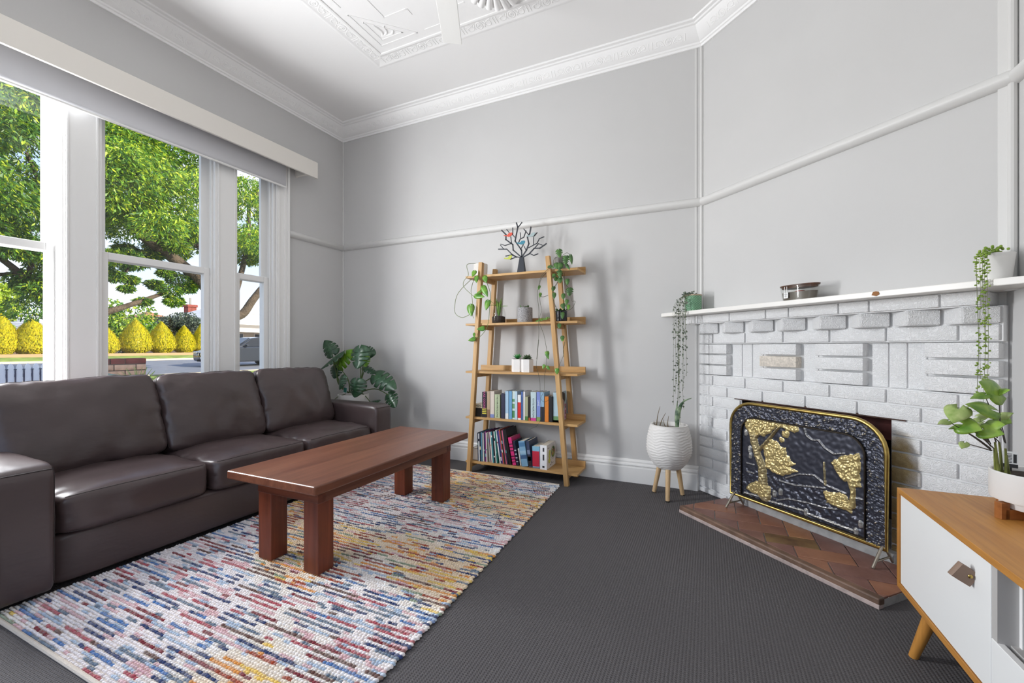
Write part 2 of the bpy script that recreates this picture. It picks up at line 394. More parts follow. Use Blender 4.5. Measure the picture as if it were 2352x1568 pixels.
for a, b in ((1.27, 1.428), (2.185, 2.33)):
    trim(MB().box(-.2, 0, a, b, ZS, ZH).box(-.004, .008, a, a+.012, ZS, ZH).box(-.004, .008, b-.012, b, ZS, ZH), smooth=0, bevel=.003)
ar = MB()
for y0, y1, x1 in ((2.70, 2.83, .016), (2.715, 2.735, .024), (2.775, 2.805, .024), (2.805, 2.83, .034)):
    ar.box(-.002, x1, y0, y1, .5, 2.86); ar.box(-.002, x1, 3.23-y1, 3.23-y0, .5, 2.86)
ar.box(-.002, .016, .40, 2.83, ZH, 2.86)
trim(ar, smooth=0, bevel=.004)
trim(MB().box(-.02, .045, .37, 2.86, .585, .62).box(0, .018, .40, 2.83, .5, .585), smooth=0, bevel=.006)
# ------------------------------------------------------------------ pelmet and blind
CREAM = mat('cream_painted_pelmet', hexc('ece7df'), .45)
pl = thing('pelmet', 'long cream painted window pelmet box above the three sash windows', 'pelmet', (.085, 1.6, 2.74))
MB().box(.15, .172, .17, 3.03, 2.738, 2.895).obj('front_board', CREAM, pl, world=True, smooth=0, bevel=.003)
MB().box(.0, .15, .2, 3.0, 2.875, 2.892).obj('top_board', CREAM, pl, world=True, smooth=0)
for y in (.26, 2.92): MB().box(0, .15, y-.012, y+.012, 2.742, 2.875).obj('end_board', CREAM, pl, world=True, smooth=0)
bl = thing('roller_blind', 'pale grey roller blind drawn partly down below the pelmet', 'blind', (.07, 1.78, 2.58))
FAB = mat('pale_grey_blind_fabric', hexc('dedee2'), .85, bump=.05, bs=400, bd=.001)
MB().grid(2, 8, lambda u, v: (.06+.004*v, .43+u*2.332, 2.585+.24*v)).obj('fabric', FAB, bl, world=True, solid=.0015)
MB().tube([(.06, .43, 2.582), (.06, 2.766, 2.582)], .009, 10).obj('bottom_bar', TRIMM, bl, world=True)
MB().tube([(.085, .43, 2.835), (.085, 2.766, 2.835)], .026, 14).obj('roller', FAB, bl, world=True)
for y in (.42, 2.772): MB().box(.03, .13, y-.004, y+.004, 2.79, 2.872).obj('bracket', TRIMM, bl, world=True)
# ------------------------------------------------------------------ ceiling fan
fn = thing('ceiling_fan', 'white ceiling fan with flat blades hung below the plaster ceiling panel', 'ceiling fan', (2.39, 1.87, 3.10))
FANW = mat('white_fan_enamel', hexc('f3f2ef'), .3)
MB().lathe([(.0, .36), (.07, .36), (.06, .3), (.014, .28), (.014, .1)], 20).obj('canopy', FANW, fn)
MB().lathe([(.0, -.03), (.09, -.03), (.115, .0), (.115, .07), (.07, .1), (0, .1)], 28).obj('motor', FANW, fn)
OPAL = mat('opal_lamp_glass', (.95, .95, .93), .4)
MB().lathe([(0, -.055), (.05, -.05), (.08, -.03), (0, -.03)], 24).obj('lamp_cover', OPAL, fn)
for k in range(4):
    a = atan2(.89, -.45)+k*pi/2
    bm_ = M.Rotation(a, 4, 'Z')
    b_ = MB().box(.15, .66, -.064, .064, .032, .041, bm_ @ M.Rotation(R(5), 4, 'X')).obj('blade', FANW, fn, smooth=0, bevel=.003)
    MB().box(.1, .22, -.02, .02, .026, .034, bm_).obj('blade_arm', FANW, b_, smooth=0)
import numpy as np
from mathutils import noise as mn
# ------------------------------------------------------------------ corner fireplace
def brick_mat():
    n = NT('white_painted_textured_brick'); n.set(Roughness=.55)
    d = n.noise(46, 1.5, 2.2); r = n.ramp(d, [(.38, (0, 0, 0)), (.5, (1, 1, 1)), (.62, (0, 0, 0))])
    base = n.mix(n.noise(3, 2), hexc('e9e9ea'), hexc('f4f4f4'))
    ge = n.n('ShaderNodeNewGeometry'); mp2 = n.n('ShaderNodeMapping', vector_type='TEXTURE'); mp2.inputs['Location'].default_value = (3.603, 3.515, 0); mp2.inputs['Rotation'].default_value = (0, 0, ANG)
    n.l(ge.outputs['Position'], mp2.inputs[0]); sp = n.n('ShaderNodeSeparateXYZ'); n.l(mp2.outputs[0], sp.inputs[0])       # smoke stain spreading over the jamb beside the firebox
    sn = n.math('MULTIPLY', n.math('SUBTRACT', n.noise(7, 3, 0, mp2.outputs[0]), .5), .16); edge = n.math('ADD', sp.outputs[0], sn)
    m1 = n.ramp(edge, [(.0, (0, 0, 0)), (1, (1, 1, 1))]); a_ = n.n('ShaderNodeMapRange', interpolation_type='SMOOTHSTEP'); n.l(edge, a_.inputs[0])
    for i_, v_ in ((1, 1.26), (2, 1.33), (3, 1.0), (4, 0.0)): a_.inputs[i_].default_value = v_
    b_ = n.n('ShaderNodeMapRange', interpolation_type='SMOOTHSTEP'); n.l(n.math('ADD', sp.outputs[2], sn), b_.inputs[0])
    for i_, v_ in ((1, .60), (2, .68), (3, 1.0), (4, 0.0)): b_.inputs[i_].default_value = v_
    c0 = n.n('ShaderNodeMath', operation='GREATER_THAN'); n.l(sp.outputs[0], c0.inputs[0]); c0.inputs[1].default_value = 1.15
    st = n.math('MULTIPLY', n.math('MULTIPLY', a_.outputs[0], b_.outputs[0]), c0.outputs[0])
    n.col(n.mix(st, base, n.mix(n.noise(22, 3), hexc('8f7448'), hexc('c7b284')))); n.bump(r, .45, .0055); return n.m
BRICK = brick_mat()
MORTAR = mat('white_painted_mortar', hexc('e6e6e6'), .7, bump=.2, bs=120)
RAWB = mat('bare_cream_brick', hexc('dcd3c7'), .8, var=.2, vs=90, bump=.4, bs=150)
BMESH = {}
def bmesh_box(w, d, h, bv, name='brick', mt=BRICK):
    key = (round(w, 3), round(d, 3), round(h, 3), mt.name)
    if key not in BMESH:
        bm = bmesh.new(); bmesh.ops.create_cube(bm, size=1); bmesh.ops.scale(bm, vec=(w, d, h), verts=bm.verts)
        bmesh.ops.bevel(bm, geom=bm.edges[:], offset=bv, segments=2, affect='EDGES', profile=.6)
        me = bpy.data.meshes.new(name); bm.to_mesh(me); bm.free()
        me.polygons.foreach_set('use_smooth', [True]*len(me.polygons)); me.set_sharp_from_angle(angle=R(50)); me.materials.append(mt); BMESH[key] = me
    return BMESH[key]
fp = thing('fireplace', 'white painted textured brick corner fireplace with dog-tooth course and open firebox', 'fireplace', FPM.to_translation(), ANG)
SE = 1.586
def brick(s0, s1, z0, z1, y0=0., depth=.1, mt=BRICK, g=.005):
    me = bmesh_box(s1-s0-2*g, depth, z1-z0-2*g, .005, mt=mt)
    return put('brick', me, fp, loc=((s0+s1)/2, y0+depth/2, (z0+z1)/2))
A = [0, .129, .395, .658, .926, 1.19, 1.457, SE]; B = [0, .253, .521, .793, 1.062, 1.328, SE]
def course(joints, z0, z1):
    for a, b in zip(joints, joints[1:]): brick(a, b, z0, z1)
PH = .076
course(A, 1.18-PH, 1.18); zp1 = 1.18-PH; zp0 = zp1-3*PH
course(A, zp0-PH, zp0); course(B, zp0-2*PH, zp0-PH)
z = zp0-2*PH; k = 0
while z > .0:
    z0 = max(0, z-PH)
    if z-z0 > .03:
        J = A if k % 2 == 0 else B
        Lr = [j for j in J if j < OPL-.04]+[OPL]; Rr = [OPR]+[j for j in J if j > OPR+.04]
        for a, b in zip(Lr, Lr[1:]): brick(a, b, z0, z)
        for q, (a, b) in enumerate(zip(Rr, Rr[1:])): brick(a, b, z0, z, mt=BRICK)
    z -= PH; k += 1
for a, b, sold in ((0, .253, 0), (.262, .496, 3), (.496, .744, 0), (.755, .843, 1), (.843, 1.094, 0), (1.105, 1.333, 3), (1.333, SE, 0)):
    if sold:
        w_ = (b-a)/sold
        for q in range(sold):
            brick(a+q*w_, a+(q+1)*w_, zp0, zp1, y0=.042, depth=.05, g=.003)
    else:
        for q in range(3): brick(a, b, zp0+q*PH, zp0+(q+1)*PH, mt=RAWB if (abs(a-.496) < .01 and q == 1) else BRICK)
tooth = MB().prism([(-.09, .0), (0, -.078), (.088, .0), (0, .05)], -.035, .035).mesh('brick', 0); tooth.materials.append(BRICK)
bm = bmesh.new(); bm.from_mesh(tooth); bmesh.ops.bevel(bm, geom=bm.edges[:], offset=.004, segments=2, affect='EDGES'); bm.to_mesh(tooth); bm.free()
for sv in (.0907, .300, .511, .710, .924, 1.120, 1.311, 1.500): put('brick', tooth, fp, loc=(sv, .0, 1.214))
T = [-.06, .065, .335, .60, .745, 1.015, 1.155, 1.425, 1.558]
for a, b in zip(T, T[1:]): brick(a, b, 1.252, 1.313, y0=-.075, depth=.17, g=.003)
mo = MB(); SM = SE+.004
mo.box(0, OPL, .012, .1, 0, OPT).box(OPR, SM, .012, .1, 0, OPT).box(0, SM, .012, .1, OPT, zp0).box(0, SM, .05, .1, zp0, zp1).box(0, SM, .012, .1, zp1, 1.252)
mo.box(-.02, 1.55, -.06, .1, 1.25, 1.3135)
mo.obj('mortar', MORTAR, fp, smooth=0)
MB().box(OPL-.05, OPR+.06, .004, .1, OPT-.006, OPT+.006).obj('lintel', mat('rusty_steel_lintel', hexc('4a342c'), .7, .3, var=.4, vs=30), fp, smooth=0)
SOOT = mat('sooty_firebox_brick', hexc('3a2420'), .9, var=.6, vs=9, bump=.5, bs=40)
fb = MB(); fb.box(OPL-.02, OPL, .02, .5, 0, .85).box(OPR, OPR+.02, .02, .5, 0, .85).box(OPL-.02, OPR+.02, .48, .5, 0, .85).box(OPL-.02, OPR+.02, .1, .5, .85, .87)
fb.obj('firebox_lining', SOOT, fp, smooth=0)
RUST = mat('rust_red_firebox_steel', hexc('5c2f2c'), .8, var=.5, vs=12)
MB().box(OPL+.02, OPR-.02, .12, .14, .60, .85).obj('smoke_hood', RUST, fp, smooth=0)
CONC = mat('grey_concrete', hexc('a9a8a6'), .85, var=.2, vs=18, bump=.3, bs=70)
MB().box(OPL-.03, OPR+.04, -.045, .45, 0.0, .085).obj('firebox_base', CONC, fp, smooth=0, bevel=.006)
# mantel shelf
def fpw(s, y, z): return FPM @ V((s, y, z))
MANT = mat('white_gloss_mantel_paint', hexc('f1eee9'), .35)
m0 = (3.333, 3.515); dd = V((.7278, -.6858)); q1 = V(m0)+dd*((4.80-3.333)/.7278)
ms = tag(MB().prism([m0, (q1.x, q1.y), (4.80, 2.407), (3.624, 3.515)], 1.314, 1.342).obj('mantel_shelf', MANT, smooth=0, bevel=.003),
    'long white painted timber mantel shelf over the brick fireplace', 'mantel')
CHIP = mat('bare_timber_chip', hexc('9a6a40'), .8)
c_ = FPI @ at_x(2118, 668, 4.5); ch = FPM @ V((1.243, -.187, 1.33))
MB().prism([(-.016, -.006), (.003, -.012), (.016, -.004), (.012, .008), (.002, .011), (-.010, .009)], 0, .001, M.Translation(ch) @ M.Rotation(ANG, 4, 'Z') @ M.Rotation(pi/2, 4, 'X')).obj('paint_chip', CHIP, ms, world=True, smooth=0)
# ------------------------------------------------------------------ hearth
hth = thing('hearth', 'low triangular-cornered hearth of terracotta tiles in front of the brick fireplace', 'hearth', (3.95, 2.9, 0))
F1, F2 = V((3.495, 2.997)), V((4.307, 2.224)); NB = V((.686, .728)); DF = (F2-F1).normalized()
HP = [F1, F2, F2+NB*.449, F1+NB*.449]
MB().prism([F1+DF*.004+NB*.004, F2-DF*.004+NB*.004, HP[2], HP[3]], 0, .034).obj('slab', CONC, hth, world=True, smooth=0)
NOSE = mat('worn_brown_nosing_tile', hexc('745a4a'), .5, var=.4, vs=12, bump=.2)
MB().prism([F1, F2, F2+NB*.04, F1+NB*.04], .012, .045).obj('nosing', NOSE, hth, world=True, smooth=40, bevel=.007, seg=3)
MB().prism([F1-NB*.002, F2-NB*.002, F2+NB*.03, F1+NB*.03], .0, .02).obj('painted_edge', mat('pinkish_white_edge', hexc('b3a29c'), .8, var=.2, vs=30), hth, world=True, smooth=0, bevel=.003)
def clip(poly, a, b):
    out = []; d = b-a; n_ = V((-d.y, d.x))
    for i in range(len(poly)):
        p, q = poly[i], poly[(i+1) % len(poly)]; sp, sq = (p-a).dot(n_), (q-a).dot(n_)
        if sp >= 0: out.append(p)
        if sp*sq < 0: out.append(p+(q-p)*(sp/(sp-sq)))
    return out
TPOLY = [F1+NB*.043+DF*.004, F2+NB*.043-DF*.004, F2+NB*.405-DF*.004, F1+NB*.405+DF*.004]
def terra(nm, c1, c2):
    n = NT(nm); n.set(Roughness=.42); f = n.noise(9, 4, .5); g = n.noise(70, 3)
    c = n.mix(n.ramp(f, [(.3, (0, 0, 0)), (.7, (1, 1, 1))]), hexc(c1), hexc(c2)); n.col(n.mix(n.math('MULTIPLY', g, .3), c, hexc('5a3a2c'))); n.bump(g, .25, .002); return n.m
TERR = [terra('terracotta_%d' % i, *c) for i, c in enumerate((('96644e', 'ab7a60'), ('835a4c', '9c7262'), ('a06c4c', 'b98860'), ('7a564e', '967066')))]
MOSS = terra('terracotta_stained', '5a3f30', '93764e')
rt = random.Random(3)
for i in range(-14, 16):
    for j in range(-14, 16):
        q = (i+j) % 4; U = .122; x0 = 3.705+i*U; y0 = 2.89+j*U; g = .0028
        if q == 0: rc = (x0, x0+2*U, y0, y0+U)
        elif q == 2: rc = (x0, x0+U, y0, y0+2*U)
        else: continue
        p = [V((rc[0]+g, rc[2]+g)), V((rc[1]-g, rc[2]+g)), V((rc[1]-g, rc[3]-g)), V((rc[0]+g, rc[3]-g))]
        for e0, e1 in zip(TPOLY, TPOLY[1:]+TPOLY[:1]):
            if p: p = clip(p, e0, e1)
        if len(p) < 3: continue
        ar_ = abs(sum(p[k_].x*p[(k_+1) % len(p)].y-p[(k_+1) % len(p)].x*p[k_].y for k_ in range(len(p))))/2
        if ar_ < 2e-4: continue
        cm = sum(p, V((0, 0)))/len(p)
        mt = MOSS if (cm-V((4.03, 2.70))).length < .05 else TERR[rt.randrange(4)]
        MB().prism(p, .03, .041+rt.random()*.002).obj('tile', mt, hth, world=True, smooth=0, bevel=.0015, seg=1)
# ------------------------------------------------------------------ fire screen
sl = FPM @ V((.82, -.117, .04))
scn = thing('fire_screen', 'embossed brass and black metal fire screen with a tree and cottage scene', 'fire screen', sl, ANG)
S0, S1, Z0, Z1 = .388, 1.252, .122, .724
BRASS = mat('antique_brass', hexc('b39a5a'), .33, 1, var=.25, vs=20)
DBR = mat('dark_bronze_steel', hexc('4a443e'), .4, .9)
cxs = .82; W2 = (S1-S0)/2; RC = .155
def outline(w2, zb, zt, r, n=8):
    pts = [(-w2, zb)]
    pts += [(-w2+r-r*cos(t*pi/2/n), zt-r+r*sin(t*pi/2/n)) for t in range(n+1)]
    pts += [(w2-r+r*sin(t*pi/2/n), zt-r+r*cos(t*pi/2/n)) for t in range(n+1)]
    return pts+[(w2, zb)]
zz = -.04
op = outline(W2, Z0+zz, Z1+zz, RC)
MB().tube([(x, 0, z) for x, z in op], .011, 8, closed=True).obj('rim', BRASS, scn, smooth=60)
ip = outline(W2-.085, Z0+zz+.02, Z1+zz-.085, .095)
MB().tube([(x, -.010, z) for x, z in ip], .006, 6, closed=True).obj('inner_moulding', DBR, scn, smooth=60)
def SP(cx, cy):                                           # crop pixel of the photograph -> (x, z) on the screen panel
    px, py = 1550+cx/2.904, 880+cy/2.904; r = ray(px, py); n_ = V((.686, .728, 0)); p_ = fpw(.5, -.117, 0)
    w_ = CAM+r*((p_-CAM).dot(n_)/r.dot(n_)); l = FPI @ w_; return l.x-cxs, l.z-.04
NX, NZ = 230, 170
def ztop(x): 
    a = abs(x)-(W2-RC); return Z1+zz if a <= 0 else Z1+zz-RC+sqrt(max(0, RC*RC-a*a))
us = np.linspace(-W2+.002, W2-.002, NX+1); XX = np.repeat(us[None, :], NZ+1, 0)
zt = np.array([ztop(x) for x in us]); ZZ = (Z0+zz)+np.linspace(0, 1, NZ+1)[:, None]*(zt-(Z0+zz))[None, :]
HH = np.zeros_like(XX); BR = np.zeros_like(XX); SV = np.zeros_like(XX)
def segd(a, b):
    dx, dz = b[0]-a[0], b[1]-a[1]; t = np.clip(((XX-a[0])*dx+(ZZ-a[1])*dz)/(dx*dx+dz*dz+1e-12), 0, 1)
    return np.hypot(XX-a[0]-t*dx, ZZ-a[1]-t*dz), t
def inside(poly):
    c = np.zeros(XX.shape, bool)
    for (x1, z1), (x2, z2) in zip(poly, poly[1:]+poly[:1]):
        c ^= ((z1 > ZZ) != (z2 > ZZ)) & (XX < (x2-x1)*(ZZ-z1)/(z2-z1+1e-12)+x1)
    return c
NS = np.array([[mn.noise(V((x*42, z*42, 3))) for x, z in zip(rx, rz_)] for rx, rz_ in zip(XX, ZZ)])
NF = np.array([[mn.noise(V((x*95, z*95, 9))) for x, z in zip(rx, rz_)] for rx, rz_ in zip(XX, ZZ)])
def poly(pts, h=.007, brass=1):
    global HH, BR
    P = [SP(*p) for p in pts]; ins = inside(P); d = np.full(XX.shape, 9.)
    for a, b in zip(P, P[1:]+P[:1]): d = np.minimum(d, segd(a, b)[0])
    sd_ = np.where(ins, d, -d)+NS*.008; f = np.clip(sd_/.010, 0, 1)
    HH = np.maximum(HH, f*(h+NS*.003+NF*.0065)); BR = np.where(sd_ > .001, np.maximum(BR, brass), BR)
def line(pts, w, h, brass=0, silver=0):
    global HH, BR, SV
    P = [SP(*p) for p in pts]; n = len(P); ws = w if isinstance(w, list) else [w]*n
    for i in range(n-1):
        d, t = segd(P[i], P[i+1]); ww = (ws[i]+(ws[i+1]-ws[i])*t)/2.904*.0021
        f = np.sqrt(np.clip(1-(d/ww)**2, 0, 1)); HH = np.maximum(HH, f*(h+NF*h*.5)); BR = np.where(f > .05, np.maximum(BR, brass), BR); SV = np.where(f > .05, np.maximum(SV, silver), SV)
poly([(590, 430), (640, 375), (690, 390), (700, 420), (740, 430), (745, 480), (770, 490), (775, 520), (815, 540), (760, 560), (830, 590), (760, 610), (720, 620), (650, 590), (610, 560)])
poly([(460, 230), (520, 222), (640, 255), (720, 262), (780, 265), (832, 300), (800, 332), (720, 300), (680, 292), (640, 335), (600, 355), (500, 340), (470, 290)])
for x, y, r in ((740, 340, 30), (712, 378, 20), (800, 302, 30)): poly([(x+r*cos(t*pi/4), y+.9*r*sin(t*pi/4)) for t in range(8)])
line([(500, 250), (530, 380), (555, 480), (585, 560), (590, 660), (600, 745)], [26, 34, 32, 36, 40, 55], .016, .62)
line([(570, 440), (640, 360), (700, 290)], [14, 12, 8], .014, .55); line([(545, 360), (600, 290)], 10, .013, .55); line([(525, 340), (500, 290)], 10, .013, .55)
poly([(490, 670), (560, 650), (640, 690), (638, 755), (560, 752), (478, 705)], .008, .9)
poly([(1040, 530), (1070, 515), (1110, 480), (1180, 478), (1235, 458), (1240, 560), (1240, 690), (1200, 700), (1160, 660), (1110, 640), (1080, 590)])
line([(1170, 640), (1190, 720), (1185, 820)], [22, 16, 18], .010, .9)
poly([(990, 715), (1140, 740), (1185, 830), (1180, 868), (1080, 825), (1010, 795)], .008)
for q in range(6): line([(1000+q*8, 730+q*14), (1140+q*8, 760+q*16)], 4, .012, 1)
for l in ([(465, 728), (610, 768)], [(620, 782), (860, 850)], [(890, 870), (1040, 925), (1200, 985)]): line(l, 6, .007, 0, .55)
for l in ([(740, 632), (830, 606), (930, 612), (1010, 680), (1140, 735)], [(865, 295), (880, 350), (920, 380), (960, 380), (1000, 430), (1060, 472), (1130, 468)], [(700, 650), (800, 680), (920, 690), (1000, 700)], [(1190, 760), (1250, 775)], [(680, 780), (760, 770), (900, 800), (1000, 830), (1080, 840)], [(480, 530), (530, 545)], [(485, 590), (530, 600)]): line(l, 5, .006, 0, .3)
line([(995, 530), (1005, 680)], 6, .006, .5)
for x, y in ((665, 735), (705, 725), (610, 780), (875, 860), (1210, 990), (1240, 940), (500, 440), (505, 480), (475, 330)): line([(x, y-12), (x, y+12)], 14, .007, 0, .5)
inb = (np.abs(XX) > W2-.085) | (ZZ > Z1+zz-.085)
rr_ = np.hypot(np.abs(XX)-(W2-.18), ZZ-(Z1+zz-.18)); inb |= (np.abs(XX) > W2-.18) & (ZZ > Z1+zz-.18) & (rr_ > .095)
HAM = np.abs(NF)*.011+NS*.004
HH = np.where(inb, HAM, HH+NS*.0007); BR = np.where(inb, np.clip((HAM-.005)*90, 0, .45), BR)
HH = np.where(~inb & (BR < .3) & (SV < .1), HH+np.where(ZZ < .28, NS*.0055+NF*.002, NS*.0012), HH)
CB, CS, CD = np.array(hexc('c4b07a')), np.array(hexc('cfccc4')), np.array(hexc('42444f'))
pm = MB()
for j in range(NZ+1):
    for i in range(NX+1): pm.v.append((XX[j, i], -.002-HH[j, i], ZZ[j, i]))
for j in range(NZ):
    for i in range(NX):
        a = j*(NX+1)+i; pm.f.append((a, a+1, a+NX+2, a+NX+1))
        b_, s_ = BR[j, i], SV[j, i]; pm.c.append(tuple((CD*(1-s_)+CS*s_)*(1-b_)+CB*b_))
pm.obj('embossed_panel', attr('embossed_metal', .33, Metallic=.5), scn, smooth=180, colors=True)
MB().prism([(x, z) for x, z in outline(W2-.003, Z0+zz, Z1+zz-.003, RC)], -.006, -.002, M.Rotation(pi/2, 4, 'X')).obj('back_plate', DBR, scn, smooth=0)
STEEL = mat('worn_chrome_foot', hexc('b3aca0'), .35, .9)
for sx_ in (-.40, .418):
    f_ = MB(); top = V((sx_, 0, Z0+zz+.01))
    for dy in (-.082, .075): f_.tube([top, top+V((0, dy*.25, -.01)), V((sx_, dy, .006))], .007, 8)
    f_.tube([(sx_, -.05, .032), (sx_, .045, .034)], .005, 8); f_.obj('foot', STEEL, scn, smooth=60)
# ------------------------------------------------------------------ on the mantel
def fplane(px, py, off):
    r = ray(px, py); n_ = V((.686, .728, 0)); p_ = fpw(.5, -off, 0); return CAM+r*((p_-CAM).dot(n_)/r.dot(n_))
SOIL = mat('dark_potting_soil', hexc('3a2f28'), .95, var=.4, vs=120, bump=.8, bs=180, bd=.006)
def pot(t, ro, ri, h, mt, name='pot', taper=1, foot=0, fn=None, n=36, soil=.85):
    """open pot: outside, rim, inside wall"""
    pr = [(0, 0), (ro*taper*.97, 0), (ro*taper, .004)]+[(ro*(taper+(1-taper)*q/6), h*q/6) for q in range(1, 7)]
    pr[-1] = (ro, h-.002); pr += [(ro-.001, h), (ri, h), (ri*.97, h*.5), (0, h*.45)]
    o = MB().lathe(pr, n, fn=fn).obj(name, mt, t, smooth=45)
    MB().lathe([(0, h*soil+.003), (ri*.6, h*soil+.002), (ri*.985, h*soil)], 20).obj('soil', SOIL, t); return o
def green_mat(nm, c1, c2, rough=.35, tr=.15):
    if nm in MATS: return MATS[nm]
    n = NT(nm); f = n.noise(25, 3, .5); n.col(n.mix(n.ramp(f, [(.35, (0, 0, 0)), (.65, (1, 1, 1))]), hexc(c1), hexc(c2))); n.set(Roughness=rough)
    if tr: n.set(Subsurface_Weight=tr, Subsurface_Radius=(.004, .006, .002))
    MATS[nm] = n.m; return n.m
HEART = green_mat('grey_green_heart_leaf', '4c5a4c', '8a9384', .5, 0)
PEARL = green_mat('fresh_green_pearl', '6f8f2c', '93ad48', .4)
STEMT = mat('thin_olive_stem', hexc('6f7550'), .6)
def celadon():
    n = NT('green_glazed_diamond_ceramic'); n.set(Roughness=.25)
    w1 = n.n('ShaderNodeTexWave', bands_direction='X'); w1.inputs['Scale'].default_value = 26; n.l(n.map((1, 1, 1), (0, R(45), 0)), w1.inputs[0])
    w2 = n.n('ShaderNodeTexWave', bands_direction='X'); w2.inputs['Scale'].default_value = 26; n.l(n.map((1, 1, 1), (0, R(-45), 0)), w2.inputs[0])
    g = n.math('MULTIPLY', w1.outputs[1], w2.outputs[1]); n.col(n.mix(g, hexc('5f8f6d'), hexc('8fb695'))); n.bump(g, .5, .004); return n.m
hp_ = fpw(.045, -.1, 1.342)
sp_ = thing('potted_string_of_hearts', 'green diamond patterned pot with long trailing string of hearts on the mantel', 'potted plant', hp_)
pot(sp_, .058, .05, .118, celadon())
MB().lathe([(.059, .112), (.0605, .116), (.0595, .121), (.052, .121), (.052, .112)], 32).obj('rim', mat('bare_clay_rim', hexc('b5a38c'), .6), sp_)
rs = random.Random(11)
def tiny_leaf(mb, p, s, rs):
    d = V((rs.uniform(-1, 1), rs.uniform(-1, 1), rs.uniform(-.9, .1))).normalized(); u = d.orthogonal().normalized(); q = M.Rotation(rs.uniform(0, 6.3), 3, d); u = q @ u; w_ = d.cross(u)*s*.12
    pts = [p, p+d*s*.15+u*s*.5+w_, p+d*s*.6+u*s*.42, p+d*s*1.05-w_, p+d*s*.6-u*s*.42, p+d*s*.15-u*s*.5+w_]
    mb.add(pts, [(0, 1, 2, 3), (0, 3, 4, 5)])
for k in range(9):
    px = 1547+k*3.4+rs.uniform(-1, 1); bot = fplane(px, (930, 905, 985, 925, 880, 975, 900, 940, 860)[k], .205); root = hp_+V((0, 0, .12))+(bot-hp_).normalized()*.0
    over = V((bot.x, bot.y, 1.37)); rim_ = hp_+(V((bot.x, bot.y, hp_.z))-hp_).normalized()*.052+V((0, 0, .125))
    path = smoothpath([rim_, (rim_+over)/2+V((0, 0, .02)), over, V((bot.x, bot.y, 1.2)), V((bot.x+rs.uniform(-.01, .01), bot.y, .9)), bot], 5)
    st_ = MB().tube(path, .0011, 4).obj('stem', STEMT, sp_, world=True)
    lf = MB()
    for q in range(42):
        z = bot.z+(rim_.z-bot.z)*rs.random()**.75; i = min(range(len(path)), key=lambda i_: abs(path[i_].z-z)); tiny_leaf(lf, path[i]+V((0, 0, rs.uniform(-.02, .02))), rs.uniform(.009, .017), rs)
    lf.obj('leaves', HEART, st_, world=True, smooth=0, kind='stuff')
lf = MB()
for q in range(60): tiny_leaf(lf, V((rs.uniform(-.06, .02), rs.uniform(-.06, .03), .115+rs.random()*.03)), .016, rs)
lf.obj('leaves', HEART, sp_, smooth=0, kind='stuff')
# candle
cl = fpw(.825, -.095, 1.342)
cn = thing('jar_candle', 'boat shaped glass jar candle with wooden lid on the mantel', 'candle', cl, ANG)
def boat(mb, z0, z1, a0, a1, b0, b1, n=40, cap=True):
    vs = [((a0 if k < n else a1)*cos(2*pi*k/n)*1, (b0 if k < n else b1)*sin(2*pi*k/n), z0 if k < n else z1) for k in range(2*n)]
    mb.add(vs, [(k, (k+1) % n, n+(k+1) % n, n+k) for k in range(n)]+([tuple(range(n-1, -1, -1)), tuple(range(n, 2*n))] if cap else []))
    return mb
boat(MB(), 0, .085, .094, .108, .045, .055, cap=False).obj('glass_jar', glass('clear_jar_glass', (.93, .94, .93)), cn)
boat(MB(), .004, .05, .090, .097, .041, .046).obj('wax', mat('black_wax', hexc('6a6259'), .35), cn)
boat(MB(), .083, .090, .108, .11, .055, .056).obj('lid', wood('dark_wood_lid', hexc('4a2f22'), hexc('6b4631'), 0, .4, 30), cn)
boat(MB(), .072, .083, .099, .1, .047, .048).obj('lid_plug', MATS['dark_wood_lid'], cn)
lm = M.Translation((-.045, -.049, .033)) @ M.Rotation(R(-8), 4, 'Z')
lb = MB().box(-.0145, .0145, -.001, 0, -.016, .016, lm).obj('paper_label', mat('white_paper', hexc('f2f2f0'), .7), cn)
INK = mat('black_ink', hexc('2a2a2c'), .7)
li = MB()
for q, w_ in enumerate((.010, .018, .006, .014, .009)): li.box(-w_/2, w_/2, -.0014, -.001, .009-q*.0045, .0105-q*.0045, lm)
li.obj('print', INK, lb, world=False, smooth=0)
for dx in (-.007, .007): MB().box(dx-.0015, dx+.0015, -.0016, -.0008, .016, .05, lm).obj('string', MATS['white_paper'], cn)
MB().box(-.02, .025, -.012, .012, .050, .058).obj('wick', mat('red_wick_tag', hexc('9a2c20'), .6), cn, bevel=.003)
# white pot with string of pearls
wl = fpw(1.60, -.085, 1.342)
wp = thing('potted_string_of_pearls', 'tapered white pot with trailing string of pearls at the mantel end', 'potted plant', wl)
WCER = mat('matt_white_ceramic', hexc('e6e4e1'), .5, bump=.03, bs=60)
pot(wp, .056, .05, .108, WCER, taper=.8)
for k, (px, pb) in enumerate(((2244, 905), (2252, 870), (2262, 845), (2268, 880), (2258, 930))):
    bot = fplane(px, pb, .2); rim_ = wl+(V((bot.x, bot.y, wl.z))-wl).normalized()*.05+V((0, 0, .112))
    path = smoothpath([rim_, V((bot.x, bot.y, 1.43)), V((bot.x, bot.y, 1.3)), V((bot.x+rs.uniform(-.006, .006), bot.y, (1.3+bot.z)/2)), bot], 6)
    st_ = MB().tube(path, .0009, 4).obj('stem', STEMT, wp, world=True); lf = MB()
    for q in range(62):
        i = rs.randrange(len(path)); j = min(i+1, len(path)-1); p = path[i].lerp(path[j], rs.random())+V((rs.uniform(-.006, .006), rs.uniform(-.006, .006), 0)); lf.ball(p, rs.uniform(.0028, .0042), 6, 4, (1.2, 1, .9))
    lf.obj('pearls', PEARL, st_, world=True, kind='stuff')
lf = MB()
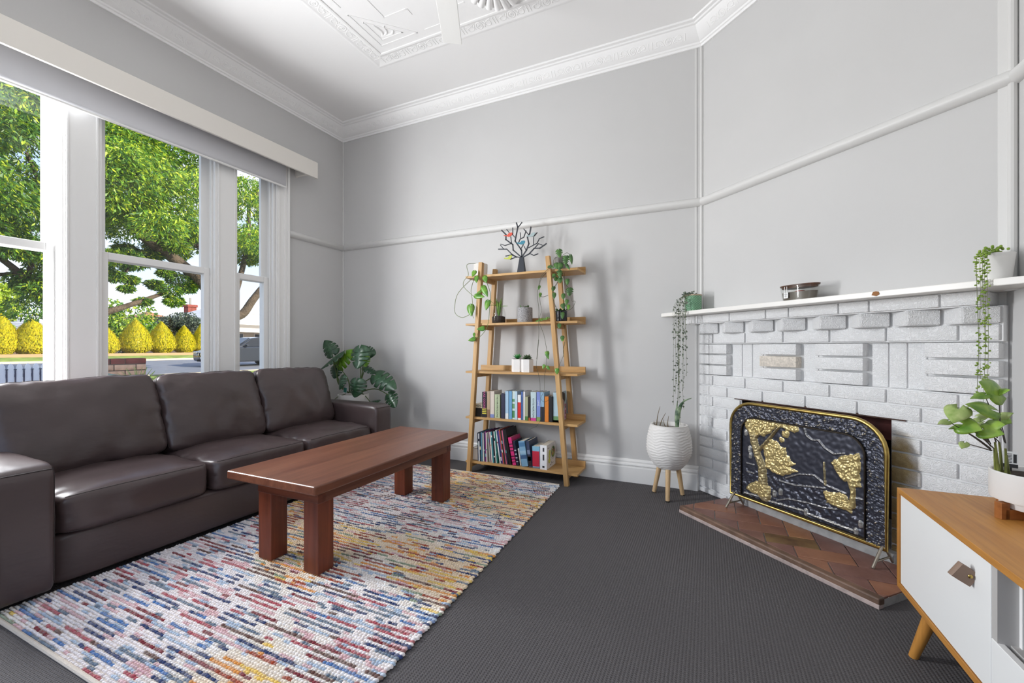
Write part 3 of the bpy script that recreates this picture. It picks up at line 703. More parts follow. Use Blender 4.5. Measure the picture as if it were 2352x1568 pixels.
for q in range(40): lf.ball((rs.uniform(-.05, .02), rs.uniform(-.05, .02), .108+rs.random()*.025), .0055, 6, 4)
lf.obj('pearls', PEARL, wp, kind='stuff')
# ------------------------------------------------------------------ sofa
def leather():
    n = NT('dark_brown_leather'); n.set(Roughness=.34, Specular_IOR_Level=.6)
    f = n.noise(4, 1, 0)
    cre = n.noise(1, 2, 0, n.map((7, 14, 34)))
    n.col(n.mix(f, hexc('3d3232'), hexc('514343')))
    n.bump(cre, .14, .010); return n.m
LEA = leather()
def superbox(mb, c, hs, n=7, res=14, mtx=None, bulge=(0, 0, 0), wr=0, seed=0):
    def P(a, b, f, sg):
        p = [0, 0, 0]; o = [i for i in range(3) if i != f]; p[o[0]] = a; p[o[1]] = b; p[f] = sg
        m_ = (abs(p[0])**n+abs(p[1])**n+abs(p[2])**n)**(1/n); q = V([x/m_ for x in p])
        r = V((q.x*hs[0], q.y*hs[1], q.z*hs[2]))
        for i in range(3):
            if bulge[i]:
                j, k = [x for x in range(3) if x != i]; r[i] += bulge[i]*q[i]*(max(0, 1-q[j]**2)*max(0, 1-q[k]**2))**.6
        if wr:
            e = max(abs(q[j]) for j in range(3) if not bulge[j]) if any(bulge) else 1
            g = mn.noise(V((r.x*9+seed, r.y*9, r.z*9)))*.5+mn.noise(V((r.x*26+seed, r.y*20, r.z*26)))*.45*max(0, e)**4
            r += q.normalized()*wr*g
        r = r+V(c); return mtx @ r if mtx is not None else r
    for f in range(3):
        for sg in (-1, 1):
            mb.grid(res, res, lambda u, v: P(2*u-1, 2*v-1, f, sg))
    return P
def weld(mb):
    key = {}; nv = []; mp_ = []
    for p in mb.v:
        k = (round(p[0], 5), round(p[1], 5), round(p[2], 5))
        if k not in key: key[k] = len(nv); nv.append(p)
        mp_.append(key[k])
    mb.f = [tuple(dict.fromkeys(mp_[i] for i in f)) for f in mb.f]; mb.v = nv; return mb
sf = thing('sofa', 'dark brown leather three-seat sofa with square arms under the windows', 'sofa', (.62, 1.82, 0))
def sfpart(nm, c, hs, n=9, res=14, mtx=None, bulge=(0, 0, 0), wr=0, seed=0):
    mb = MB(); P = superbox(mb, c, hs, n, res, mtx, bulge, wr, seed); return weld(mb).obj(nm, LEA, sf, world=True, smooth=180), P
sfpart('base', (.62, 1.82, .14), (.455, .985, .112), 22, 16)
sfpart('back_frame', (.245, 1.82, .40), (.135, 1.15, .37), 14, 16)
SEAM = mat('leather_seam_thread', hexc('2f2626'), .6)
for y0, y1, nm in ((.665, .853, 'arm'), (2.792, 2.985, 'arm')):
    o, P = sfpart(nm, (.635, (y0+y1)/2, .307), (.495, (y1-y0)/2, .277), 16, 20, bulge=(0, 0, .008), wr=.003, seed=y0)
    MB().tube([P(u, .93, 0, 1) for u in [-.95+.1*i for i in range(20)]]+[P(.95, .96-.1*i, 0, 1) for i in range(19)], .0022, 5).obj('seam', SEAM, o, world=True)
YS = [.855, 1.499, 2.143, 2.789]
for k in range(3):
    ym, hw = (YS[k]+YS[k+1])/2, (YS[k+1]-YS[k])/2-.004
    o, P = sfpart('seat_cushion', (.78, ym, .338), (.325, hw, .087), 10, 34, bulge=(.012, 0, .036), wr=.016, seed=k*7)
    MB().tube([P(.985, -.97+.0485*i, 0, 1) if False else P(-.97+.0485*i, .93, 0, 1) for i in range(41)], .002, 5).obj('seam', SEAM, o, world=True)
    MB().tube([P(-.97+.0485*i, -.95, 0, 1) for i in range(41)], .002, 5).obj('seam', SEAM, o, world=True)
    yb0 = YS[0]-.075 if k == 0 else YS[k]; ym, hw = (yb0+YS[k+1])/2, (YS[k+1]-yb0)/2-.004
    lean = M.Translation((.50, ym, .638)) @ M.Rotation(R(-19), 4, 'Y') @ M.Rotation(R((2, 0, -1)[k]), 4, 'X')
    o, P = sfpart('back_cushion', (0, 0, 0), (.118, hw+.006, .252), 10, 38, lean, (.055, 0, 0), wr=.019, seed=40+k*5)
    ed = [P(.98*cos(t*pi/24), .98*sin(t*pi/24), 0, .9) for t in range(48)]
    ring_ = []
    for t in range(96):
        a = 2*pi*t/96; cc, ss = cos(a), sin(a); m_ = max(abs(cc), abs(ss)); ring_.append(P(cc/m_, ss/m_, 0, .78))
    MB().tube(ring_, .0028, 5, closed=True).obj('seam', SEAM, o, world=True)
BLK = mat('black_plastic_foot', hexc('1c1b1b'), .5)
for x in (.25, 1.0):
    for y in (.74, 2.9): MB().box(x-.03, x+.03, y-.03, y+.03, 0, .035).obj('foot', BLK, sf, world=True, smooth=0)
# ------------------------------------------------------------------ rug
rg = thing('woven_rug', 'multicoloured chunky woven wool rug on the charcoal carpet', 'rug', (1.86, 1.93, 0))
RX0, RX1, RY0, RY1 = 1.055, 2.665, .685, 3.175
def skx(x, y): return x+(1.93-y)*.04*max(0, x-RX0)/(RX1-RX0)
MB().prism([(skx(x, y), y) for x, y in ((RX0, RY0), (RX1, RY0), (RX1, RY1), (RX0, RY1))], .0005, .007).obj('backing', mat('cream_rug_warp', hexc('cfc6ba'), .95, bump=.6, bs=300), rg, world=True, smooth=0)
pal = {k: hexc(v) for k, v in dict(peach='f0d2a6', blush='f5edf0', cream='f5eee4', white='fcfaf7', pink='e3bcc0', rose='b5535f', lblue='b4c6da', blue='4d7ab4', navy='2f4170', rust='a84a2e', maroon='86323c', orange='e79d4a', yellow='efca62', sage='8f9f86', slate='6d7f92', brown='6a4a42').items()}
rr = random.Random(21)
nub = []
for rad, h in ((1, 0), (.82, .68)):
    nub += [(rad*cos(2*pi*k/7), rad*sin(2*pi*k/7), h) for k in range(7)]
nub.append((0, 0, 1.04)); NF_ = [(k, (k+1) % 7, 7+(k+1) % 7, 7+k) for k in range(7)]+[(7+k, 7+(k+1) % 7, 14) for k in range(7)]
rm = MB(); row = 0; y = RY0+.012; PY, PX = .0128, .0138
while y < RY1-.008:
    strong = (row % 2 == 0); x = RX0+.012+(PX/2 if row % 4 < 2 else 0); cur = 'cream'; left = 0
    while x < RX1+.004:
        if left <= 0:
            wv = mn.noise(V((x*1.6+3, y*1.9, 1.5))); bl_ = mn.noise(V((x*2.0+9, y*1.7, 6.5))); u_ = rr.random()
            if strong and u_ < .56:
                if wv > .0: ch = ['rust', 'orange', 'maroon', 'yellow', 'brown', 'navy', 'sage', 'slate', 'rust', 'orange']
                elif bl_ > .0: ch = ['blue', 'navy', 'lblue', 'slate', 'maroon', 'pink', 'brown', 'rose', 'navy']
                else: ch = ['rose', 'pink', 'maroon', 'blue', 'lblue', 'navy', 'rose', 'pink', 'slate']
                cur = rr.choice(ch); left = rr.choice((3, 4, 5, 6, 8, 11, 14))
            elif not strong and u_ < .28:
                cur = rr.choice(['pink', 'lblue', 'orange' if wv > .05 else 'pink', 'yellow' if wv > .1 else 'lblue', 'slate', 'white']); left = rr.choice((2, 3, 5))
            else: cur = rr.choice(['cream', 'white', 'cream', 'cream']); left = rr.choice((2, 3, 5))
        left -= 1
        wz = mn.noise(V((x*1.6+3, y*1.9, 1.5))); tn = pal['peach'] if wz > .0 else pal['blush']; tk_ = min(.75, abs(wz)*2.0+.12)
        c = pal[cur] if cur not in ('cream', 'white') else tuple(a*(1-tk_)+b*tk_ for a, b in zip(pal[cur], tn)); j_ = rr.uniform(.9, 1.1); mixc = rr.uniform(0, .22); c = tuple(min(1, (a*(1-mixc)+b*mixc)*j_) for a, b in zip(c, pal['cream']))
        edge = x > RX1-PX*1.1; sx_ = PX*.54*(1.35 if edge else 1); sy_ = PY*.47*(1.3 if edge else 1); h_ = rr.uniform(.008, .0115); tl = .25
        yo = y+rr.uniform(-.0015, .0015); xo = x+rr.uniform(-.0015, .0015)
        rm.add([(skx(xo+p[0]*sx_+p[1]*sy_*tl, yo), yo+p[1]*sy_+p[0]*sx_*.12, .005+p[2]*h_) for p in nub], NF_, c)
        x += PX
    y += PY; row += 1
rm.obj('wool_loops', attr('dyed_wool', .95, bump=.5, bs=500, bd=.002), rg, world=True, smooth=180, colors=True, kind='stuff')
for yy in (RY0, RY1): MB().tube([(RX0, yy, .007), (skx(RX1, yy), yy, .007)], .008, 8, flat=.8).obj('hem', mat('cream_wool_hem', hexc('e2d6c8'), .95, bump=.8, bs=400), rg, world=True)
# ------------------------------------------------------------------ coffee table
ct = thing('coffee_table', 'long reddish-brown hardwood coffee table on the woven rug', 'coffee table', (1.81, 1.99, .0172))
JAR_ = wood('jarrah_top', hexc('62382a'), hexc('85553f'), 1, .28, 9, .03)
JARL = wood('jarrah_leg', hexc('5a2a1c'), hexc('7e4029'), 2, .3, 9, .03)
JARX = wood('jarrah_edge', hexc('54281b'), hexc('77402b'), 0, .3, 9, .03)
MB().box(-.33, .285, -.645, .68, .404, .447).obj('tabletop', JAR_, ct, smooth=0, bevel=.008, seg=3)
for y0, y1 in ((-.562, -.470), (.466, .56)):
    for x0, x1 in ((-.208, -.115), (.115, .210)): MB().box(x0, x1, y0, y1, 0, .334).obj('leg', JARL, ct, smooth=0, bevel=.003)
for x in (-.19, .192): MB().box(x-.019, x+.019, -.519, .517, .334, .404).obj('apron', JAR_, ct, smooth=0, bevel=.002)
for y in (-.542, .54): MB().box(-.210, .212, y-.022, y+.022, .334, .4038).obj('apron', JARX, ct, smooth=0, bevel=.002)
MB().box(-.30, .255, -.615, .65, .394, .404).obj('moulding', JAR_, ct, smooth=0, bevel=.004)
# ------------------------------------------------------------------ leaves
def leafgeo(mb, base, tip, nrm, W, a=.6, b=.85, lobe=.2, fold=.25, droop=.15, slots=(), nu=14, nv=3, wave=0, c=None):
    base, tip = V(base), V(tip); L = (tip-base).length; X = (tip-base).normalized(); Z = V(nrm); Z = (Z-X*Z.dot(X))
    Z = Z.normalized() if Z.length > 1e-5 else X.orthogonal().normalized(); Y = Z.cross(X)
    for side in (-1, 1):
        def fn(u, v):
            t = u; w = max(0, sin(pi*min(1, max(0, t)**a)))**b
            if t >= .999: w = 0
            ww = W*w
            for s0, s1, dep in slots:
                if s0 < t < s1: ww *= dep
            x = L*(t-lobe*v**1.5*max(0, 1-t)**2.2); y = side*v*(ww+lobe*W*.55*max(0, 1-t)**3)
            z = -droop*L*t*t-fold*abs(y)*v+wave*L*sin(t*9+side)*v
            return base+X*x+Y*y+Z*z
        mb.grid(nu, nv, fn, c)
    return mb
def leaf(parent, mt, base, tip, nrm, W, solid=.0008, **k):
    return weld(leafgeo(MB(), base, tip, nrm, W, **k)).obj('leaf', mt, parent, world=True, smooth=180, solid=solid)
def stem(parent, pts, r, mt, nm='stem'):
    return MB().tube(smoothpath(pts, 6), r if not isinstance(r, tuple) else [r[0]+(r[1]-r[0])*i/((len(pts)-1)*6) for i in range((len(pts)-1)*6+1)], 6).obj(nm, mt, parent, world=True)
# ------------------------------------------------------------------ tripod planter
tp = thing('tripod_planter', 'white ridged egg planter on three wooden legs beside the fireplace', 'planter', (3.41, 3.28, 0))
prof = []
for i in range(49):
    t = i/48; z = .205+.315*t; r = .07+.085*sin(pi/2*t/.48)**.75 if t < .48 else .155-.028*((t-.48)/.52)**2; prof.append((r if i else .05, z))
prof = [(0, .203)]+prof+[(.128, .523), (.114, .523), (.112, .49), (0, .488)]
def ridg(r, z, a, i): return r+(.0028*sin(z*330+2.6*sin(5*a)+1.3*sin(11*a+z*30)) if .215 < z < .505 and r > .05 else 0)
MB().lathe(prof, 110, fn=ridg).obj('pot', mat('chalk_white_planter', hexc('e9e6e2'), .75, bump=.05, bs=100), tp, smooth=60)
MB().lathe([(0, .495), (.11, .493)], 20).obj('soil', mat('grey_potting_gravel', hexc('8b8783'), .95, var=.4, vs=150, bump=.7, bs=200), tp)
BEECH = wood('pale_beech_leg', hexc('c9a678'), hexc('ddbf95'), 2, .5, 12)
for fx, fy in ((-.109, .053), (0, -.115), (.088, .07)):
    l_ = V((fx, fy, 0)); d_ = V((fx, fy, 0)).normalized()
    lg = MB().tube([d_*.072+V((0, 0, .225)), l_+V((0, 0, .004))], [.0185, .0145], 14).obj('leg', BEECH, tp)
    MB().lathe([(0, 0), (.0148, 0), (.0148, .008), (0, .008)], 12, (fx, fy, 0)).obj('foot_pad', BLK, lg)
SNAKE = green_mat('variegated_snake_leaf', '3f5a42', '9db08c', .45)
DRY = mat('dry_brown_stalk', hexc('6b5a3c'), .8)
yy = 3.28
def ribbon(parent, pts, w, mt, face=(0, -1, 0)):
    mb = MB(); P = smoothpath(pts, 6); n = len(P)
    for i, p in enumerate(P):
        d = (P[min(i+1, n-1)]-P[max(i-1, 0)]).normalized(); s_ = d.cross(V(face)).normalized(); t = i/(n-1); ww = w*(1-.75*t**2.5)*(.7+.6*sin(pi*min(1, t*1.3)))
        mb.v += [tuple(p-s_*ww), tuple(p+V(face)*-ww*.25), tuple(p+s_*ww)]
    for i in range(n-1): mb.f += [(i*3, i*3+1, i*3+4, i*3+3), (i*3+1, i*3+2, i*3+5, i*3+4)]; mb.c += [(1, 1, 1)]*2
    return mb.obj('leaf', mt, parent, world=True, smooth=180, solid=.002)
ribbon(tp, [at_y(1556, 985, yy), at_y(1556, 960, yy), at_y(1560, 940, yy), at_y(1570, 922, yy-.02), at_y(1588, 914, yy-.03)], .013, SNAKE)
ribbon(tp, [at_y(1554, 985, yy+.02), at_y(1553, 950, yy+.02), at_y(1556, 920, yy+.03)], .008, SNAKE)
for a, b in (((1508, 982), (1516, 933)), ((1514, 984), (1529, 948)), ((1532, 986), (1524, 963)), ((1535, 985), (1536, 955)), ((1510, 982), (1502, 966))):
    stem(tp, [at_y(*a, yy), at_y((a[0]+b[0])/2-2, (a[1]+b[1])/2, yy), at_y(*b, yy)], (.004, .0012), DRY, 'stalk')
# ------------------------------------------------------------------ media cabinet
tv = thing('media_cabinet', 'oak media cabinet with white doors and round splayed legs', 'cabinet', (4.53, 1.2, 0))
OAK = wood('golden_oak_veneer', hexc('ae722f'), hexc('c98f47'), 1, .45, 10, .03)
OAKV = wood('golden_oak_side', hexc('ac702c'), hexc('c88c42'), 2, .38, 10, .03)
LAC = mat('white_lacquer_door', hexc('f5f5f3'), .3)
GREYI = mat('grey_cabinet_lining', hexc('b9b6b3'), .6)
XA, XB, YA, YE, ZA, ZB = 4.314, 4.745, .40, 2.068, .182, .553
MB().box(XA, XB, YA, YE, ZB-.02, ZB).obj('top', OAK, tv, world=True, smooth=0, bevel=.0015)
MB().box(XA, XB, YA, YE, ZA, ZA+.02).obj('bottom', OAK, tv, world=True, smooth=0, bevel=.0015)
for y in (YA, YE-.02): MB().box(XA, XB, y, y+.02, ZA+.02, ZB-.02).obj('side', OAKV, tv, world=True, smooth=0)
MB().box(XB-.008, XB, YA+.02, YE-.02, ZA+.02, ZB-.02).obj('back', GREYI, tv, world=True, smooth=0)
for y in (.962, 1.478): MB().box(XA+.006, XB-.01, y-.012, y+.012, ZA+.02, ZB-.02).obj('divider', GREYI, tv, world=True, smooth=0)
MB().box(XA+.03, XB-.01, .974, 1.466, .333, .347).obj('shelf', GREYI, tv, world=True, smooth=0)
MB().box(XA+.045, XA+.052, 1.455, 1.466, .347, ZB-.02).obj('edge_strip', TRIMM, tv, world=True, smooth=0)
d1 = MB().box(XA+.004, XA+.02, 1.490, YE-.022, ZA+.022, ZB-.022).obj('door', LAC, tv, world=True, smooth=0, bevel=.0015)
d2 = MB().box(XA+.004, XA+.02, YA+.022, .95, ZA+.022, ZB-.022).obj('door', LAC, tv, world=True, smooth=0, bevel=.0015)
d3 = MB().box(XA+.004, XA+.02, .953, 1.487, ZA+.022, .346).obj('drawer', LAC, tv, world=True, smooth=0, bevel=.0015)
TAN = mat('taupe_leather_tab', hexc('8d7463'), .6, bump=.2, bs=200)
for dr, y in ((d1, 1.565), (d2, .88)):
    hm = M.Translation((XA+.006, y, .452)) @ M.Rotation(R(32), 4, 'Y')
    hb = MB(); L_ = .05                                     # strip of leather folded over a brass stud, standing out from the door
    pr_ = [(0, -.004), (-L_*.5, -.009), (-L_+.004, -.010), (-L_, -.005), (-L_, .005), (-L_+.004, .010), (-L_*.5, .009), (0, .004), (-.004, .0), (-L_*.6, .003), (-L_+.008, .003), (-L_+.008, -.003), (-L_*.6, -.003), (-.004, 0)]
    n7 = len(pr_)
    hb.add([hm @ V((x, q, z)) for z in (-.021, .021) for x, q in pr_], [(i, (i+1) % n7, n7+(i+1) % n7, n7+i) for i in range(n7)])
    for z in (-.021, .021):
        hb.add([hm @ V((x, q, z)) for x, q in pr_], [(0, 1, 12, 13), (1, 2, 11, 12), (2, 3, 4, 11), (4, 5, 10, 11), (5, 6, 9, 10), (6, 7, 8, 9)])
    h_ = hb.obj('handle', TAN, dr, world=True, smooth=40, label='taupe folded leather tab handle')
    MB().ball(hm @ V((-.016, -.008, .004)), .0055, 10, 6, (1, .6, 1)).obj('stud', BRASS, h_, world=True)
for y0, sgn in ((1.91, 1), (.56, -1)):
    for x0, sx_ in ((4.36, -1), (4.69, 1)):
        MB().tube([(x0, y0, ZA), (x0+sx_*.042, y0+sgn*.028, 0)], [.021, .0135], 16).obj('leg', OAKV, tv, world=True)
# ------------------------------------------------------------------ arrowhead plant on the cabinet
pl_ = V((4.583, 1.86, ZB))
ap = thing('potted_arrowhead_plant', 'leafy arrowhead plant in a white cylinder pot on a wooden stand', 'potted plant', pl_)
TEAK = wood('teak_stand', hexc('8c5223'), hexc('b0713a'), 0, .45, 14)
for a in (0, pi/2):
    mt_ = M.Rotation(a+R(20), 4, 'Z'); MB().box(-.098, .098, -.011, .011, .0, .03, mt_).obj('stand_bar', TEAK, ap, smooth=0, bevel=.001)
    for s_ in (-1, 1): MB().box(s_*.098-.012, s_*.098+.012, -.011, .011, .0, .05, mt_).obj('stand_post', TEAK, ap, smooth=0, bevel=.001)
MB().lathe([(0, .031), (.076, .031), (.078, .034), (.078, .05), (.098, .054), (.1, .06), (.1, .138), (.098, .1405), (.094, .1405), (.092, .138), (.092, .1), (0, .1)], 44).obj('pot', WCER, ap)
MB().lathe([(0, .128), (.06, .127), (.0925, .124)], 20).obj('soil', SOIL, ap)
ARR = green_mat('bright_green_arrowhead_leaf', '5d8a26', '93b24a', .32)
ARR2 = green_mat('pale_green_arrowhead_leaf', '7f9c4a', 'b4c47e', .35)
CANE = mat('green_brown_cane', hexc('6d7434'), .5, var=.4, vs=30)
DKST = mat('dark_petiole', hexc('3e3a34'), .5)
S_ = lambda cx, cy: (2140+cx/4.127, 860+cy/4.127)           # crop pixel -> photo pixel
root = pl_+V((-.01, 0, .125))
for bx, mx_, my, tx, ty, dy in ((610, 600, 800, 595, 700, 0), (640, 620, 800, 600, 640, -.01), (665, 655, 780, 640, 640, .01), (700, 705, 840, 700, 700, -.01), (735, 720, 860, 710, 760, .01)):
    p0 = at_y(*S_(bx, 950), 1.86+dy); stem(ap, [p0, at_y(*S_(mx_, my), 1.86+dy), at_y(*S_(tx, ty), 1.86+dy)], (.0042, .0026), CANE, 'cane')
lv = [((640, 160), (470, 60), .05, (650, 560), .030, 0), ((640, 160), (738, 140), .018, None, .03, 0), ((500, 190), (370, 218), .016, (640, 560), .0, 0), ((560, 330), (340, 270), .034, (620, 600), -.02, 0), ((250, 330), (200, 455), .036, (560, 680), -.03, 1), ((300, 310), (345, 300), .02, None, .0, 0), ((240, 330), (150, 365), .014, (540, 640), .01, 0), ((150, 440), (60, 462), .014, (570, 720), -.05, 1), ((300, 470), (480, 520), .038, (590, 700), -.04, 0), ((250, 495), (165, 508), .010, (560, 700), -.02, 1), ((545, 480), (690, 470), .030, (610, 640), -.03, 0), ((500, 520), (690, 560), .034, (640, 640), -.04, 0), ((440, 400), (550, 390), .022, (540, 640), .03, 1), ((620, 410), (765, 360), .022, (690, 640), .04, 1), ((650, 430), (752, 455), .026, (700, 650), .03, 0), ((320, 370), (380, 380), .016, None, .01, 1), ((310, 650), (285, 695), .014, (560, 720), -.06, 1), ((440, 460), (495, 440), .014, (560, 660), .02, 1)]
for b_, t_, w_, s0, dy, pale in lv:
    yb = 1.86+dy; bp = at_y(*S_(*b_), yb); tpn = at_y(*S_(*t_), yb-.03)
    leaf(ap, ARR2 if pale else ARR, bp, tpn, V((-.25, -.75, .6)), w_*.82, lobe=.42, a=.52, b=1.0, fold=.25, droop=.10, wave=.014)
    if s0: stem(ap, [at_y(*S_(*s0), 1.86), at_y(*S_((s0[0]*.55+b_[0]*.45), (s0[1]*.5+b_[1]*.5)), 1.86+dy*.6), bp], (.0017, .0011), DKST, 'petiole')
tg = MB().box(-.017, .017, -.0008, .0008, 0, .052, M.Translation(at_y(*S_(742, 880), 1.93)) @ M.Rotation(R(-20), 4, 'Z')).obj('plant_tag', mat('white_plant_tag', hexc('dfe0e0'), .5), ap, world=True, smooth=0)
tb = M.Translation(at_y(*S_(742, 880), 1.93)) @ M.Rotation(R(-20), 4, 'Z')
pr2 = MB().box(-.017, .017, -.0014, -.0008, .0, .012, tb)
for q in range(7): pr2.box(-.012, .004, -.0014, -.0008, .016+q*.0045, .018+q*.0045, tb)
pr2.box(.007, .014, -.0014, -.0008, .016, .044, tb); pr2.obj('print', INK, tg, world=True, smooth=0)
MB().box(-.004, .004, -.0012, .0012, -.06, .002, tb).obj('tag_stake', BLK, ap, world=True, smooth=0)
# ------------------------------------------------------------------ monstera in the corner
mp_ = V((.43, 3.235, 0))
mo_ = thing('potted_monstera', 'split-leaf monstera in a tall white pot behind the sofa arm', 'potted plant', mp_)
pot(mo_, .15, .138, .61, mat('white_glazed_planter', hexc('ece9e6'), .35), taper=.86, soil=.94)
MON = green_mat('dark_monstera_leaf', '24402c', '3b5c40', .28, 0)
MONL = green_mat('young_lime_monstera_leaf', '4f8418', '7aa52e', .32, .1)
MST = mat('monstera_stem', hexc('4c6130'), .5)
Q = lambda cx, cy, y: at_y(680+cx/7.838, 760+cy/7.838, y)
SL = ((.22, .27, .35), (.40, .45, .4), (.57, .62, .45))
for b_, t_, w_, yb, yt, nrm, lime, st0 in (
    ((650, 400), (490, 165), .095, 3.17, 3.15, (.4, -1, .1), 0, (760, 900)), ((790, 400), (405, 650), .085, 3.16, 3.05, (-.1, -.5, .9), 0, (740, 880)),
    ((735, 600), (1000, 330), .10, 3.20, 3.22, (.2, -1, .3), 1, (930, 860)), ((1135, 320), (1065, 670), .135, 3.12, 3.06, (.05, -1, .35), 0, (1160, 860)),
    ((1210, 360), (1425, 400), .085, 3.30, 3.32, (.1, -1, .5), 0, (1180, 860)), ((1225, 470), (1250, 645), .06, 3.25, 3.24, (.5, -1, .2), 1, (1170, 860)),
    ((690, 655), (670, 855), .10, 3.20, 3.18, (0, -1, .2), 0, (780, 900)), ((1240, 650), (1435, 740), .05, 3.28, 3.25, (.1, -.6, .8), 0, (1180, 860)),
    ((820, 825), (755, 1050), .085, 3.08, 3.04, (-.3, -1, .4), 0, (850, 1000)), ((1080, 900), (1030, 1195), .118, 3.05, 3.02, (.05, -1, .35), 0, (1010, 1020)),
    ((1440, 800), (1770, 1010), .105, 3.22, 3.16, (.35, -.9, .55), 0, (1230, 920)), ((1665, 1150), (1775, 1365), .08, 3.22, 3.18, (.2, -1, .2), 0, (1420, 1040)), ((1340, 1280), (1505, 1225), .05, 3.25, 3.22, (0, -.5, .8), 0, (1200, 1130))):
    bp, tpn = Q(*b_, yb), Q(*t_, yt)
    leaf(mo_, MONL if lime else MON, bp, tpn, nrm, w_*.86, lobe=.22, a=.62, b=.7, fold=.35, droop=.12, slots=SL, nu=44, nv=5, wave=.015, solid=.0015)
    stem(mo_, [Q(985+(st0[0]-985)*.3, 1110, 3.23), Q(st0[0], st0[1], (3.23+yb)/2), bp], (.0065, .0035), MST, 'petiole')
stem(mo_, [Q(900, 1130, 3.2), Q(760, 1180, 3.1), Q(680, 1245, 3.05)], .003, MST, 'aerial_root')
tgm = M.Translation(Q(880, 1115, 3.12)) @ M.Rotation(R(8), 4, 'Y')
tg = MB().box(-.024, .024, -.001, .001, 0, .075, tgm).obj('plant_tag', mat('white_tag_card', hexc('f0f0ee'), .5), mo_, world=True, smooth=0)
MB().box(-.02, .02, -.0016, -.001, .006, .052, tgm).obj('print', mat('teal_tag_print', hexc('3f8f80'), .5), tg, world=True, smooth=0)
# ------------------------------------------------------------------ ladder bookshelf
bs_ = thing('ladder_bookshelf', 'oak ladder bookshelf with five shelves against the back wall', 'bookshelf', (2.225, 3.33, 0))
SOAK = wood('pale_oak_post', hexc('b58a54'), hexc('cfa770'), 2, .5, 10)
SOAKX = wood('pale_oak_shelf', hexc('b68a52'), hexc('d0a76e'), 0, .5, 10)
SZ = [1.695, 1.284, .873, .480, .098]
def px_l(z): return 1.79+.122*z/1.8
def px_r(z): return 2.668-.155*z/1.8
for y, ztp in ((3.200, 1.80), (3.462, 1.785)):
    for fx in (px_l, px_r): MB().bar((fx(0), y, 0), (fx(ztp), y, ztp), .035, .04, up=(0, 1, 0)).obj('post', SOAK, bs_, world=True, smooth=0, bevel=.002)
for z in SZ:
    MB().box(1.752, 2.752, 3.206, 3.448, z-.018, z).obj('shelf', SOAKX, bs_, world=True, smooth=0, bevel=.0015)
    MB().box(1.775, 2.752, 3.436, 3.450, z, z+.045).obj('back_lip', SOAKX, bs_, world=True, smooth=0, bevel=.0015)
    for fx, s_ in ((px_l, 1), (px_r, -1)): MB().box(fx(z)-.012, fx(z)+.012, 3.215, 3.462, z-.052, z-.0185).obj('cross_rail', SOAKX, bs_, world=True, smooth=0)
# ------------------------------------------------------------------ books
PAGE = mat('book_pages', hexc('e6ddcd'), .9, var=.06, vs=400, vec=(1, .02, .02))
def cmat(h, rough=.4):
    k = 'cover_'+h
    return MATS.get(k) or mat(k, hexc(h), rough, var=.05, vs=20)
SPM = lambda x, z, y=-.0012: M(((0, 1, 0, x), (0, 0, -1, y), (-1, 0, 0, z), (0, 0, 0, 1)))   # lettering that reads down a spine
def book(x0, t, h, d, col, label, zsh, lean=0, ys=3.243, title=None, tcol='222222', tsz=None, tz=.5, bands=(), group=None, pages=True, name='book', cat='book'):
    o = thing(name, label, cat, (x0, ys, zsh+.0006), 0, group); o.rotation_euler = (0, -R(lean), 0)
    cv = MB().box(0, t, 0, .002, 0, h).box(0, .0018, .001, d, 0, h).box(t-.0018, t, .001, d, 0, h)
    c = cv.obj('cover', cmat(col), o, smooth=0)
    if pages: MB().box(.0016, t-.0016, .0018, d-.003, .002, h-.003).obj('pages', PAGE, o, smooth=0)
    for z0, z1, bc in bands: MB().box(.0003, t-.0003, -.0006, .001, z0*h, z1*h).obj('spine_panel', cmat(bc), c, smooth=0)
    if title: text(title, tsz or t*.62, cmat(tcol), c, SPM(t/2, h*tz), 'spine_title')
    return o
K1 = lambda cx, cy: (1070+cx/6.533, 870+cy/6.533)
def bx(cx, y=3.243): return at_y(*K1(cx, 500), y).x
def bz(cx, cy, y=3.243): return at_y(*K1(cx, cy), y).z
